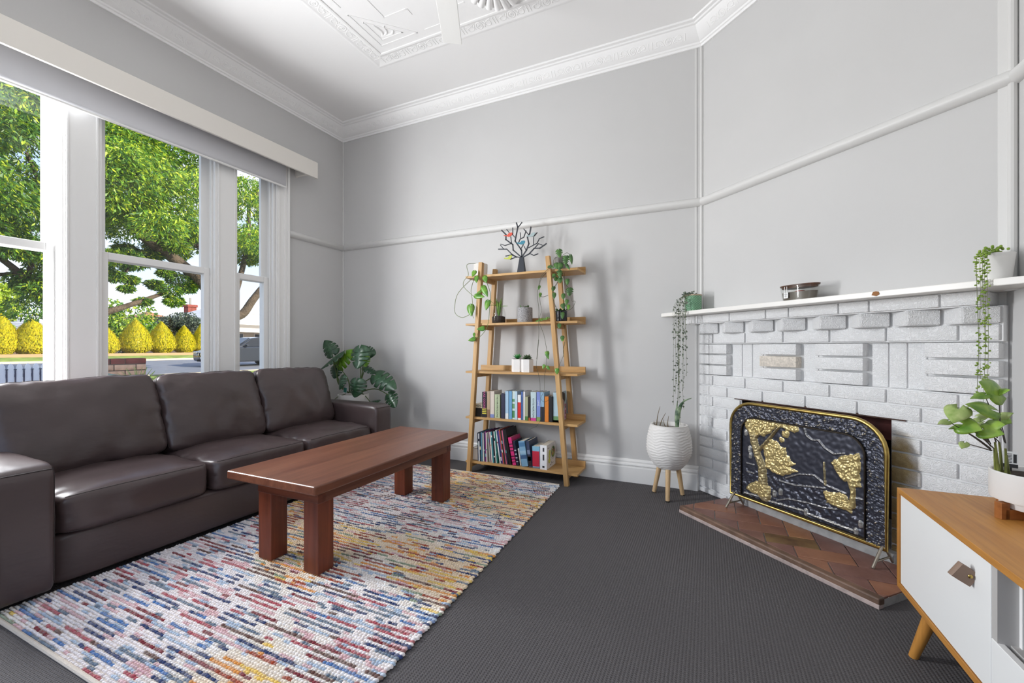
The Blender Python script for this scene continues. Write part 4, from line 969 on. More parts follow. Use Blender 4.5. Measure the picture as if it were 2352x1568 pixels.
row1 = [  # x0, x1, top, colour, label, options
 (260, 325, 195, '1c1a20', 'black paperback with pink and yellow spine lettering', dict(title='KAZ COOKE', tcol='d95fa0', tz=.68, bands=((.13, .17, 'cfc24a'), (.2, .24, 'cfc24a'), (.27, .31, 'cfc24a'), (.34, .37, 'cfc24a')))),
 (327, 371, 182, 'b79f84', 'tan paperback with brown blotched spine', dict(bands=((0, .3, '8a6a50'),))),
 (373, 434, 182, 'd8ccc0', 'cream paperback with lilac base on its spine', dict(bands=((0, .13, '7f8cc0'),))),
 (438, 516, 232, 'b9c5a2', 'pale sage green paperback with dark capitals on the spine', dict(title='THE FAR PAVILIONS', tcol='37422c', tsz=.021, tz=.5)),
 (545, 600, 216, '2f3048', 'dark navy paperback with dull red title', dict()),
 (601, 650, 180, 'a8c6dc', 'pale sky blue paperback with white foot', dict(bands=((0, .2, 'dfe3e4'),))),
 (651, 699, 180, '6fa3cc', 'mid blue paperback with pale blue lettering', dict()),
 (701, 745, 182, 'cfdcd6', 'white paperback with green leaf pattern spine', dict(bands=((.05, .3, '4f8a56'), (.38, .55, '6f9f70'), (.62, .72, '5f9468')))),
 (746, 786, 182, 'bcd4e2', 'ice blue paperback with faint white lettering', dict()),
 (787, 836, 236, 'efeeec', 'short white and red dictionary', dict(bands=((.07, .7, 'd42a25'),))),
 (837, 862, 192, '4f6fae', 'slim royal blue paperback', dict()),
 (863, 895, 190, 'dcd9dc', 'slim white paperback with grey spine text', dict()),
 (899, 945, 264, 'a9aa8c', 'short olive paperback with green foot', dict(bands=((0, .17, '4d7a3c'),))),
 (947, 976, 272, '2c2422', 'short black paperback with orange foot', dict(bands=((0, .12, 'b0562a'),))),
 (979, 1061, 197, 'c3d6da', 'thick pale blue paperback with dark capitals and pink flowers', dict(bands=((0, .1, 'c43f8c'),), title='KATE MORTON', tcol='31454c', tsz=.022, tz=.45)),
 (1066, 1123, 195, '7f8fcf', 'periwinkle blue paperback with green foot', dict(bands=((0, .14, '7f9a54'),), title='LANE', tcol='e8ecf6', tz=.62)),
 (1128, 1186, 197, '8fb2cc', 'blue and black paperback with yellow lettering', dict(bands=((0, .5, '20222c'),))),
 (1192, 1250, 262, 'd8802c', 'short orange paperback with brown lettering', dict(bands=((0, .02, 'b5641f'),))),
 (1253, 1306, 258, '1e1e22', 'short black paperback with coloured flecks', dict()),
]
for i, (a, b, tp_, c_, lb_, kw) in enumerate(row1):
    x0, x1 = bx(a), bx(b); h = max(.1, bz((a+b)/2, tp_)-SZ[3]); kw = dict(kw)
    book(x0, x1-x0-.0008, h, .135+.02*((i*7) % 4)/3, c_, lb_+' on the upper book shelf', SZ[3], ys=3.225+.004*((i*5) % 4), **kw)
# last paperback, front cover turned to the room
x0, x1 = bx(1311), bx(1398); h = bz(1350, 205)-SZ[3]
lb = book(x0, x1-x0, h, .19, 'b5d0dc', 'large pale blue paperback with a portrait cover at the end of the upper row', SZ[3], bands=((0, .2, '6f9a6a'), (0, .07, 'c66a9a')))
t_ = x1-x0; pm_ = M.Translation((t_+.0003, .1, h/2)) @ M.Rotation(pi/2, 4, 'Z') @ M.Rotation(pi/2, 4, 'X')
MB().prism([(-.092, -h/2+.003), (.088, -h/2+.003), (.088, h/2-.003), (-.092, h/2-.003)], 0, .0004, pm_).obj('cover_art', cmat('9fb9bf'), lb, smooth=0)
MB().prism([(-.092, -.02), (-.03, .0), (.03, .02), (.06, .05), (.05, .1), (.0, h/2-.004), (-.092, h/2-.004)], 0, .0006, pm_).obj('cover_art', cmat('2e2826'), lb, smooth=0)
MB().prism([(-.07, -.01), (-.02, -.04), (.02, -.02), (.045, .0), (.03, .04), (-.01, .06), (-.05, .04)], 0, .0008, pm_).obj('cover_art', cmat('a58574'), lb, smooth=0)
MB().prism([(-.092, -h/2+.003), (.088, -h/2+.003), (.088, -.01), (.06, .0), (.03, -.04), (-.04, -.045), (-.092, -.03)], 0, .0007, pm_).obj('cover_art', cmat('c9b0b4'), lb, smooth=0)
for q in range(7): MB().prism([(.062+.016*cos(a*pi/3), -h/2+.02+q*.017+.011*sin(a*pi/3)) for a in range(6)], 0, .0009, pm_).obj('cover_art', cmat(('b0507c', 'd9a2b4', '7a4a5c')[q % 3]), lb, smooth=0)
# keepsake box left of the black paperback
xk0, xk1 = bx(138), bx(256)
kb = thing('keepsake_box', 'small black box with cream band and key emblem on the book shelf', 'box', ((xk0+xk1)/2, 3.30, SZ[3]))
hk = bz(200, 372)-SZ[3]; wk = xk1-xk0-.002
MB().box(-wk/2, wk/2, -.065, .075, 0, hk*.68).obj('box_base', cmat('25221f'), kb, smooth=0, bevel=.0015)
MB().box(-wk/2, wk/2, -.065, .075, hk*.69, hk).obj('box_lid', cmat('d8ccb2'), kb, smooth=0, bevel=.0015)
ke = MB(); zk = hk*.85
ke.tube([(.008*cos(a*pi/8)-.004, -.0655, zk+.008*sin(a*pi/8)) for a in range(16)], .002, 5, closed=True).box(.004, .03, -.0662, -.065, zk-.0015, zk+.0015).box(.022, .029, -.0662, -.065, zk-.008, zk).box(-.036, -.012, -.0662, -.065, zk-.0015, zk+.0015)
ke.obj('key_emblem', INK, kb, smooth=0)
# lower row
z5 = SZ[4]
def bz5(cx, cy): return at_y(*K1(cx, cy), 3.235).z-z5
x0, x1 = bx(92), bx(186)
hb = book(x0, x1-x0, bz5(140, 1040), .17, '2c3350', 'thick dark blue hardback shelved with its page edges facing out', z5, pages=True)
MB().box(.003, x1-x0-.003, -.0012, .0025, .003, bz5(140, 1040)-.003).obj('pages', mat('white_page_edges', hexc('f0ede8'), .9, var=.05, vs=500, vec=(1, .02, .02)), hb, smooth=0)
mc = ['2b3d5c', 'd9dde2', '1f2c44', '5f8fa8', 'e6e2dc', '24304a', '8b2f7c', 'c9c4bc', 'b9b4ac', '6a2f5c', 'e0dcd4', '3f8f9c', '20242f', 'f0eeea', '2f7a70', 'dfe2e6', '1d3566', '7a4a8c', 'b5562f', '2a2a30', 'c56a80', '39304a']
mnm = ['slate blue', 'pale silver', 'midnight blue', 'steel blue', 'off-white', 'deep navy', 'purple', 'stone grey', 'warm grey', 'plum', 'ivory', 'turquoise', 'blue-black', 'plain white', 'teal green', 'icy white', 'royal blue', 'violet', 'rusty orange', 'charcoal', 'dusty pink', 'dark aubergine']
bot0, bot1 = 207, 626; N = len(mc); rm_ = random.Random(5)
for i in range(N):
    f = i/N; cx0 = bot0+(bot1-bot0)*f; cx1 = bot0+(bot1-bot0)*(i+1)/N; gp_ = 0 if i < 8 else 1 if i < 15 else 2; ln = (1.5, 5, 8.5)[gp_]; sh_ = (0, .013, .026)[gp_]-.012; a = bx(cx0)+sh_; b = bx(cx1)+sh_
    top = 815-55*f+(8 if i % 3 else -6); h = bz5(cx0-40*f, top)/cos(R(ln))
    bands = [(q, q+rm_.uniform(.03, .12), rm_.choice(['e8e6e2', '8fb6c9', '4a3f60', 'b05a70', '2b2b33', 'd9c9a0', '5f9a98'])) for q in [rm_.uniform(.04, .85) for _ in range(1)]]
    book(a, (b-a)*.9*cos(R(ln)), h, .205, mc[i], 'thin magazine with %s spine in the leaning row on the bottom shelf' % mnm[i], z5, ln, ys=3.225+rm_.uniform(0, .012), bands=bands, group='magazines on the bottom shelf', pages=False, name='magazine', cat='magazine')
for a, b, top, ln, c_, lb_, kw in (
  (658, 698, 775, 11, '1d1a1c', 'large black glossy magazine with a dark photo cover beside the pink book', dict(d=.215)),
  (716, 766, 890, 11.5, 'd9347c', 'hot pink paperback leaning on the magazines of the bottom shelf', dict(d=.18, bands=((.1, .13, '5a2038'), (.2, .24, '5a2038'), (.3, .34, '5a2038'), (.5, .54, '5a2038'), (.62, .66, '5a2038'), (.74, .78, '5a2038')))),
  (778, 808, 938, 11, '23293c', 'slim navy paperback leaning on the pink book', dict(d=.15, bands=((.15, .18, 'c9ccd6'), (.3, .34, 'c9ccd6'), (.45, .49, 'c9ccd6'), (.6, .64, 'c9ccd6')))),
  (852, 944, 945, 9, '7fa9c6', 'thick light blue paperback with a city skyline spine leaning on the bottom shelf', dict(d=.16, bands=((.3, .45, '3f5f86'), (.5, .62, '9dc0d6'), (.78, .95, '4f7ea6')))),
  (960, 1004, 940, 8, '3a4560', 'dark blue paperback with a brooding portrait spine between light blue and red books', dict(d=.19, bands=((.05, .45, '2a2326'), (.25, .4, '8a6a58'), (.5, .66, '7a86a2')))),
  (1012, 1118, 1012, 1.2, '86b8d2', 'thick red and sky blue paperback beside the white binder', dict(d=.165, bands=((.08, .72, 'c32b44'), (.0, .06, '7a8a9a'), (.72, .78, 'c32b44'))))):
    x0, x1 = bx(a), bx(b); h = bz5((a+b)/2-(top and 0), top)/cos(R(ln)); d = kw.pop('d')
    o = book(x0, x1-x0, h, d, c_, lb_, z5, ln, ys=3.228, name='magazine' if 'magazine' in lb_[:30] else 'book', cat='magazine' if 'magazine' in lb_[:30] else 'book', **kw)
    if 'black glossy' in lb_:
        t_ = x1-x0; am = M.Translation((t_+.0004, .107, h/2)) @ M.Rotation(pi/2, 4, 'Z') @ M.Rotation(pi/2, 4, 'X')
        for q in range(26):
            cx_, cy_ = rm_.uniform(-.09, .09), rm_.uniform(-h*.46, h*.1); s_ = rm_.uniform(.006, .02)
            MB().prism([(cx_+s_*cos(a_*pi/3), cy_+s_*1.3*sin(a_*pi/3)) for a_ in range(6)], 0, .0003+.00001*q, am).obj('cover_art', cmat(rm_.choice(['8a4a3c', 'b59a80', '4a5c3c', 'd8cfc2', '5c2f3c'])), o, smooth=0)
# spiral notebook
x0 = bx(818)
nb = thing('spiral_notebook', 'white spiral bound notebook squeezed between navy and light blue books', 'notebook', (x0, 3.235, z5)); nb.rotation_euler = (0, -R(9), 0)
hn = bz5(800, 1045)
MB().box(0, .011, .006, .14, 0, hn).obj('pages', MATS['white_paper'], nb, smooth=0)
for q in range(13): MB().tube([(.0055+.008*cos(a*pi/5), .004+.006*sin(a*pi/5), .008+q*(hn-.016)/12) for a in range(10)], .0011, 4, closed=True).obj('ring', STEEL, nb)
# white ring binder with a plate of food
x0, x1 = bx(1132), bx(1232); hb_ = bz5(1180, 990); tb_ = x1-x0
wb = book(x0, tb_, hb_, .215, 'f1f1f2', 'white recipe binder with a plate of food on its cover on the bottom shelf', z5, ys=3.215, name='ring_binder', cat='binder')
bm2 = M.Translation((tb_+.0004, .107, hb_/2)) @ M.Rotation(pi/2, 4, 'Z') @ M.Rotation(pi/2, 4, 'X')
def disc(cx, cy, r, c, k, n=20): return MB().prism([(cx+r*cos(2*pi*a/n), cy+r*sin(2*pi*a/n)) for a in range(n)], 0, .0003+k*.0001, bm2).obj('cover_art', cmat(c), wb, smooth=0)
disc(.045, .02, .062, 'dcdddb', 1, 28); disc(.045, .02, .046, '5f7a2c', 2)
for q in range(16):
    a = q*2.4; disc(.045+.034*sqrt(q/16)*cos(a), .02+.034*sqrt(q/16)*sin(a), .008, ('8ea63c', '3f5a24', 'c98a4a', 'b5483a', 'd9c98a')[q % 5], 3+q, 8)
for cx_, cy_ in ((-.045, .005), (-.05, -.035), (-.04, .03)): disc(cx_, cy_, .019, 'c9cf3a', 30); disc(cx_, cy_, .014, 'dfe07a', 32)
MB().box(-.0, .06, -.072, -.069, 0, .0005, bm2).obj('cover_art', cmat('8a8f92'), wb, smooth=0)
lm_ = MB()
for x_, z_, w_, h_ in ((-.085, hb_/2-.03, .035, .004), (-.03, -hb_/2+.02, .03, .004), (.006, -hb_/2+.03, .008, .012)): lm_.box(x_, x_+w_, z_, z_+h_, 0, .0006, bm2)
lm_.box(tb_*.4, tb_*.62, -.0008, .001, hb_*.74, hb_*.90).box(tb_*.4, tb_*.62, -.0008, .001, hb_*.38, hb_*.62).box(tb_*.35, tb_*.66, -.0008, .001, .015, .03); lm_.obj('print', INK, wb, smooth=0)
# ------------------------------------------------------------------ metal tree with birds
K4 = lambda cx, cy, y=3.30: at_y(1020+cx/4.751, 490+cy/4.751, y)
bp = K4(845, 650); mt = thing('metal_tree_sculpture', 'black metal tree sculpture with four coloured birds on the top shelf', 'ornament', (bp.x, 3.30, SZ[0]))
IRON = mat('charcoal_powder_coat', hexc('33363d'), .45, .3)
MB().box(bp.x-.085, bp.x+.085, 3.262, 3.338, SZ[0], SZ[0]+.005).obj('base', IRON, mt, world=True, smooth=0)
a0, a1, a2, a3 = K4(803, 645), K4(888, 640), K4(870, 478), K4(826, 478); a0.z = a1.z = SZ[0]+.004
tk = MB().add([p+V((0, s_, 0)) for s_ in (-.02, .02) for p in (a0, a1)]+[p+V((0, s_, 0)) for s_ in (-.008, .008) for p in (a3, a2)], [(0, 1, 5, 4), (2, 6, 7, 3), (0, 4, 6, 2), (1, 3, 7, 5), (4, 5, 7, 6), (0, 2, 3, 1)])
tk.obj('trunk', IRON, mt, world=True, smooth=0, bevel=.002)
for pts, w_ in (([(845, 478), (755, 400), (750, 340), (675, 285), (675, 230), (630, 185)], 13), ([(740, 325), (665, 350), (620, 335)], 8), ([(735, 320), (728, 255)], 8), ([(845, 482), (790, 474), (735, 440), (685, 390), (595, 390)], 10), ([(650, 388), (615, 345)], 7), ([(790, 478), (740, 452), (675, 465)], 11), ([(775, 480), (725, 500)], 9), ([(848, 470), (845, 400), (775, 300), (805, 150), (790, 105)], 13), ([(810, 150), (850, 97)], 8), ([(775, 262), (750, 235), (750, 158)], 8), ([(720, 220), (683, 175)], 8), ([(852, 470), (900, 400), (925, 330), (910, 260), (935, 220), (948, 150)], 13), ([(925, 235), (870, 170)], 9), ([(935, 250), (985, 245), (1015, 210)], 8), ([(977, 258), (978, 340)], 7), ([(835, 395), (865, 340)], 8), ([(812, 320), (830, 280), (870, 260), (895, 190)], 8), ([(838, 272), (830, 210)], 7), ([(895, 402), (873, 358)], 7), ([(858, 480), (930, 440), (985, 380), (1045, 380), (1115, 330)], 12), ([(920, 375), (1015, 325), (1040, 275), (1090, 255)], 8), ([(995, 370), (1030, 330), (1070, 345)], 8), ([(940, 440), (980, 458), (1025, 440)], 9)):
    br = MB(); P = [K4(*p) for p in pts]; ww = w_*.00078
    for a, b in zip(P, P[1:]): br.bar(a-(b-a).normalized()*ww*.4, b+(b-a).normalized()*ww*.4, .007, ww, up=V((0, 1, 0)).cross(b-a))
    br.obj('branch', IRON, mt, world=True, smooth=0)
for c_, dy, pts in (('d5503a', -.01, [(655, 240), (690, 242), (715, 215), (745, 210), (753, 225), (740, 245), (710, 260), (690, 252), (658, 248)]), ('2f7f96', -.008, [(795, 318), (830, 322), (850, 302), (880, 297), (889, 312), (875, 335), (845, 342), (820, 334), (797, 328)]), ('9fb0b2', -.012, [(905, 245), (945, 242), (965, 215), (995, 209), (1001, 222), (985, 248), (950, 260), (907, 255)]), ('b9c24a', -.012, [(660, 488), (700, 487), (720, 462), (745, 457), (749, 470), (735, 497), (710, 504), (662, 497)])):
    P = [K4(*p) for p in pts]; MB().prism([(p.x, p.z) for p in P], 3.298-dy*0, 3.304, M(((1, 0, 0, 0), (0, 0, 1, dy), (0, 1, 0, 0), (0, 0, 0, 1)))).obj('bird', mat('bird_'+c_, hexc(c_), .45), mt, world=True, smooth=0, bevel=.0008)
# ------------------------------------------------------------------ plants on the shelves
POTH = green_mat('heart_leaf_pothos_green', '47802a', '74a238', .32)
POTD = green_mat('dark_swiss_cheese_leaf', '2f5228', '527c38', .35)
VINE = mat('olive_vine', hexc('6b7a3c'), .6); VIND = mat('dark_vine', hexc('4a5038'), .6)
def ptpot(name, label, cx, cyt, r, h, zsh, mt_, y=3.33, taper=.95, **k):
    c = K4(cx, cyt, y); o = thing(name, label, 'potted plant', (c.x, y, zsh)); pot(o, r, r*.9, h, mt_, taper=taper, **k); return o, V((c.x, y, zsh))
WOV = NT('white_woven_ceramic'); WOV.set(Roughness=.6); WOV.col(hexc('e4e0da'))
_v = WOV.n('ShaderNodeTexVoronoi'); _v.inputs['Scale'].default_value = 1; WOV.l(WOV.map((150, 150, 200)), _v.inputs[0]); WOV.bump(_v.outputs[0], .6, .003)
po, pc = ptpot('potted_pothos', 'trailing heart-leaf pothos in a white textured pot on the top shelf', 399, 535, .062, .118, SZ[0], WOV.m)
def vine(parent, pts, ys, r=.0022, mt_=VINE, K=K4):
    n = len(pts); P = [K(p[0], p[1], ys[0]+(ys[1]-ys[0])*min(1, i/2)) for i, p in enumerate(pts)]; return stem(parent, P, r, mt_, 'vine')
vine(po, [(350, 545), (250, 560), (265, 670), (215, 740), (222, 810), (330, 910)], (3.30, 3.16)); vine(po, [(350, 670), (160, 860), (115, 1020), (130, 1100), (200, 1135), (275, 1105)], (3.29, 3.15))
vine(po, [(340, 680), (295, 830), (310, 960), (310, 1100), (325, 1145)], (3.29, 3.15)); vine(po, [(440, 690), (505, 870), (500, 1000), (480, 1200), (440, 1290), (380, 1350), (325, 1355)], (3.29, 3.16)); vine(po, [(500, 940), (520, 965), (550, 990)], (3.16, 3.16), .0018)
for b_, t_, w_ in (((330, 630), (305, 690), .022), ((350, 690), (352, 755), .02), ((440, 690), (460, 755), .022), ((345, 895), (438, 905), .024), ((425, 805), (472, 905), .026), ((475, 960), (452, 1055), .026), ((285, 1010), (292, 1120), .034), ((430, 1250), (355, 1260), .022), ((330, 1365), (258, 1385), .020), ((325, 1310), (330, 1355), .012), ((395, 850), (345, 880), .012)):
    leaf(po, POTH, K4(*b_, 3.15), K4(*t_, 3.13), (.1, -1, .35), w_, lobe=.25, a=.55, fold=.3, droop=.1)
GREYC = mat('dark_grey_pot', hexc('77746f'), .6)
ad, ac = ptpot('potted_swiss_cheese_vine', 'trailing swiss cheese vine in a grey pot on the top shelf', 1268, 455, .045, .118, SZ[0], GREYC)
for pts in ([(1245, 470), (1200, 500), (1190, 560), (1120, 620), (1060, 690), (1030, 800), (1020, 910), (1035, 1060), (1030, 1180), (1035, 1300), (1020, 1480), (1010, 1590)], [(1250, 600), (1130, 640), (1050, 740), (1040, 900), (1060, 1050), (1040, 1180), (1090, 1330), (1120, 1500), (1125, 1590)], [(1280, 470), (1340, 430), (1385, 470), (1395, 540)], [(1290, 600), (1310, 740), (1370, 830), (1390, 950), (1430, 960), (1400, 1030), (1345, 1060)], [(1240, 610), (1260, 720), (1190, 820), (1190, 930), (1230, 1040)], [(1240, 740), (1180, 860), (1080, 910), (1040, 880)], [(1310, 620), (1315, 720), (1340, 800)], [(1260, 1150), (1310, 1230), (1320, 1400), (1300, 1480), (1305, 1570)]): vine(ad, pts, (3.31, 3.17), .0016, VIND)
HS = ((.25, .33, .55), (.45, .53, .55), (.63, .7, .6))
for b_, t_, w_, s_ in (((1250, 400), (1262, 480), .028, 1), ((1330, 470), (1320, 555), .032, 1), ((1380, 460), (1395, 555), .014, 0), ((1335, 560), (1370, 610), .014, 1), ((1140, 570), (1195, 590), .018, 1), ((1220, 545), (1235, 605), .022, 0), ((1265, 545), (1255, 620), .026, 0), ((1255, 630), (1270, 705), .024, 1), ((1260, 700), (1265, 760), .022, 0), ((1205, 660), (1185, 700), .016, 0), ((1345, 720), (1345, 780), .018, 1), ((1370, 820), (1360, 900), .030, 1), ((1340, 945), (1332, 995), .018, 1), ((1300, 880), (1300, 940), .016, 0), ((1200, 870), (1200, 930), .016, 0), ((1195, 800), (1185, 850), .016, 0), ((1040, 790), (1030, 830), .011, 0), ((1050, 870), (1045, 915), .012, 0), ((1295, 990), (1305, 1045), .022, 1), ((1358, 1000), (1355, 1050), .013, 0), ((1290, 1085), (1290, 1150), .018, 1), ((1255, 1205), (1258, 1255), .016, 0), ((1290, 1340), (1290, 1390), .016, 0), ((1130, 1510), (1130, 1575), .012, 0), ((1225, 730), (1215, 690), .016, 0)):
    leaf(ad, POTD if w_ > .013 else POTH, K4(*b_, 3.18), K4(*t_, 3.16), (.15, -1, .3), w_, lobe=.2, a=.6, fold=.3, droop=.1, slots=HS if s_ else (), nu=30, nv=4)
K5 = lambda cx, cy, y=3.17: at_y(1020+cx/4.48, 780+cy/4.48, y)
for pts in ([(975, 0), (960, 160), (950, 270), (965, 330), (985, 430), (990, 600), (1000, 780), (960, 880), (880, 920)], [(1037, 0), (1055, 110), (1050, 290), (1035, 360), (1030, 520), (995, 600), (1030, 640), (1075, 620)], [(1250, 0), (1225, 80), (1230, 150), (1180, 280), (1165, 320)]): vine(ad, pts, (3.17, 3.17), .0014, VIND, K5)
for b_, t_, w_ in (((1050, 130), (1075, 200), .013), ((1030, 260), (1015, 300), .014), ((1060, 275), (1085, 310), .012), ((1160, 300), (1160, 355), .018), ((1215, 0), (1222, 15), .01)): leaf(ad, POTH, K5(*b_, 3.165), K5(*t_, 3.155), (.1, -1, .3), w_)
# glass jar terrarium
jc = K4(596, 1190, 3.32); jr = thing('glass_jar_terrarium', 'clear glass jar with dark soil and a strappy green plant on the second shelf', 'terrarium', (jc.x, 3.32, SZ[1]))
MB().lathe([(.0, .001), (.058, .001), (.06, .005), (.06, .085), (.055, .105), (.045, .135), (.043, .15), (.0405, .1505)][:7], 36).obj('jar', glass('terrarium_glass', (.95, .96, .96)), jr)
MB().lathe([(0, .006), (.0565, .006), (.0565, .058), (.03, .066), (0, .068)], 28).obj('soil', SOIL, jr)
STRAP = green_mat('strappy_green_leaf', '5a8a2a', '8fb44c', .35); 
for k in range(15):
    a = 2*pi*k/15; L = .07+.09*((k*7) % 5)/5; ex = .03 if k % 4 else .085; b0 = V((jc.x, 3.32, SZ[1]+.062))
    ribbon(jr, [b0, b0+V((cos(a)*.012, sin(a)*.012, .05)), b0+V((cos(a)*.02, sin(a)*.02, .05+L*.5)), b0+V((cos(a)*ex, sin(a)*ex, .05+L*(.55 if ex > .05 else .8)))], .006, STRAP, (sin(a)*.3, -1, 0))
SPK = NT('grey_speckled_stone_pot'); SPK.set(Roughness=.8); _s = SPK.noise(160, 3); SPK.col(SPK.ramp(_s, [(.35, hexc('6d6c6e')), (.55, hexc('a2a1a2')), (.7, hexc('c4c3c4'))])); SPK.bump(_s, .2, .002)
gp, gc = ptpot('potted_succulent', 'small succulent in a grey speckled stone pot on the second shelf', 882, 1020, .064, .128, SZ[1], SPK.m, taper=1, soil=.95)
lf = MB(); rs2 = random.Random(4); SUCD = green_mat('dark_succulent', '3a5238', '6f8660', .4)
for k in range(26):
    a = rs2.uniform(0, 6.28); r_ = rs2.uniform(0, .05); p = V((r_*cos(a), r_*sin(a), .12)); leafgeo(lf, p, p+V((cos(a)*.015, sin(a)*.015, rs2.uniform(.012, .03))), (cos(a), sin(a), -.6), .008, nu=5, nv=2)
weld(lf).obj('leaves', SUCD, gp, smooth=180)
bk, bc = ptpot('potted_hoya', 'small trailing plant in a glossy black pot on the second shelf', 1278, 1055, .05, .09, SZ[1], mat('gloss_black_pot', hexc('16181f'), .15), taper=.97)
vine(bk, [(1250, 1060), (1200, 990), (1185, 930), (1210, 880)], (3.3, 3.24), .0014, VIND); vine(bk, [(1230, 1070), (1190, 1110), (1140, 1150), (1020, 1175)], (3.28, 3.235), .0018, VINE)
for k in range(16):
    t = k/15; p = K4(1140-t*130, 1140+t*30, 3.23); leaf(bk, POTH, p, p+V((rs2.uniform(-.012, .012), -.004, rs2.choice((-1, 1))*.012)), (0, -1, .3), .005, nu=5, nv=2)
for k in range(9):
    a = k*.7; b0 = V((bc.x, bc.y, SZ[1]+.088)); leaf(bk, POTD, b0+V((cos(a)*.02, sin(a)*.02, 0)), b0+V((cos(a)*.055, sin(a)*.055, .025)), (0, 0, 1), .014, nu=8, nv=2)
# two hexagonal pots
SUCB = green_mat('vivid_green_succulent', '1f8a3c', '58b45c', .4)
for (cx, lab, kind) in ((757, 'white hexagonal pot with spiky bright green succulent', 0), (861, 'white hexagonal pot with dark rosette succulent', 1)):
    c = at_y(1020+cx/4.48, 780+330/4.48, 3.28); hx = thing('hexagonal_pot', lab+' on the middle shelf', 'potted plant', (c.x, 3.28-.012*kind, SZ[2]))
    rh = .052; pz = .107
    MB().prism([(rh*cos(k*pi/3+.2), rh*sin(k*pi/3+.2)) for k in range(6)], 0, pz).obj('pot', mat('white_hex_ceramic', hexc('f0edea'), .4), hx, smooth=0, bevel=.002)
    MB().prism([(rh*.85*cos(k*pi/3+.2), rh*.85*sin(k*pi/3+.2)) for k in range(6)], pz, pz+.002).obj('soil', SOIL, hx, smooth=0)
    for k in range(22 if kind else 16):
        a = k*2.399; t = k/20; o_ = V((c.x, 3.28-.012*kind, SZ[2]+pz)); el = 1.35-1.0*t if not kind else 1.3-1.05*t; L = .05 if not kind else .045
        d_ = V((cos(a)*cos(el), sin(a)*cos(el), sin(el)))
        leaf(hx, SUCB if not kind else SUCD, o_+d_*.004, o_+d_*L, V((0, 0, 1))-d_*.5, .006 if not kind else .011, a=.8, lobe=0, fold=.5, nu=6, nv=2, solid=.002)
# ------------------------------------------------------------------ outside: ground, road, fences
def gz(x):
    P = [(1, -.4), (-.2, -.4), (-8, -.28), (-12, -.05), (-14.6, .06), (-25.4, .36), (-26, .47), (-28, .55), (-60, 1.0), (-120, 1.4)]
    for (a, za), (b, zb) in zip(P, P[1:]):
        if x >= b: return za+(zb-za)*(a-x)/(a-b)
    return P[-1][1]
def strip(name, x0, x1, mt_, up=0, y0=-40, y1=90, n=8):
    o = MB().grid(n, 1, lambda u, v: (x0+(x1-x0)*u, y0+(y1-y0)*v, gz(x0+(x1-x0)*u)+up)).obj(name, mt_, smooth=180); return struct(o)
GRASS = mat('mown_grass', hexc('7a8c3c'), .95, var=.4, vs=3, bump=.8, bs=40, bd=.03)
ASPH = mat('asphalt_road', hexc('6a6e78'), .8, var=.12, vs=2, bump=.2, bs=60)
PAVE = mat('garden_paving', hexc('8d857c'), .9, var=.2, vs=4)
strip('garden_ground', -.23, -8.4, PAVE); strip('verge', -8.4, -14.6, GRASS); strip('road', -14.6, -25.4, ASPH, -.05); strip('far_verge', -25.6, -28.2, GRASS); strip('far_ground', -28.2, -120, mat('dry_garden_bed', hexc('6a5540'), .95, var=.3, vs=2))
KERB = mat('concrete_kerb', hexc('b5aa9c'), .85)
for x in (-14.6, -25.5): struct(MB().box(x-.15, x+.15, -40, 90, gz(x)-.2, gz(x)+.03).obj('kerb', KERB, smooth=0))
struct(MB().box(-28.35, -28.15, -40, 90, gz(-28.2), gz(-28.2)+.16).obj('garden_edging', mat('timber_edging', hexc('a08468'), .9), smooth=0))
ln_ = MB()
for q in range(10): ln_.box(-20.1, -20.0, q*6-4, q*6-1, gz(-20)-.046, gz(-20)-.044)
struct(ln_.obj('road_marking', mat('road_paint', hexc('d8d8d4'), .8), smooth=0))
# white picket fence
FX = -8.5; zt_ = .765
pf = thing('picket_fence', 'white picket fence with pointed pickets at the street side of the garden', 'fence', (FX, 2.3, gz(FX)))
PWH = mat('white_fence_paint', hexc('e8e9ee'), .6); NAVY = mat('dark_blue_steel', hexc('2a3350'), .4)
pk = MB().prism([(-.043, 0), (.043, 0), (.043, .86), (.036, .875), (.043, .895), (.036, .95), (.018, .985), (0, 1.0), (-.018, .985), (-.036, .95), (-.043, .895), (-.036, .875), (-.043, .86)], -.01, .01, M.Rotation(pi/2, 4, 'Z') @ M.Rotation(pi/2, 4, 'X')).mesh('picket', 0); pk.materials.append(PWH)
for i in range(33):
    y = .6+i*.1135; zz_ = gz(FX); o = put('picket', pk, pf, True, (FX, y, zz_)); o.scale = (1, 1, zt_-zz_)
    if i: MB().tube([(FX+.015, y-.0567, zz_), (FX+.015, y-.0567, zt_-.12)], .012, 6).obj('steel_bar', NAVY, pf, world=True); MB().ball((FX+.015, y-.0567, zt_-.115), .024, 8, 4, (1, 1, .4)).obj('bar_cap', NAVY, pf, world=True)
for z in (.12, .5): MB().box(FX-.05, FX-.012, .5, 4.35, z, z+.07).obj('rail', PWH, pf, world=True, smooth=0)
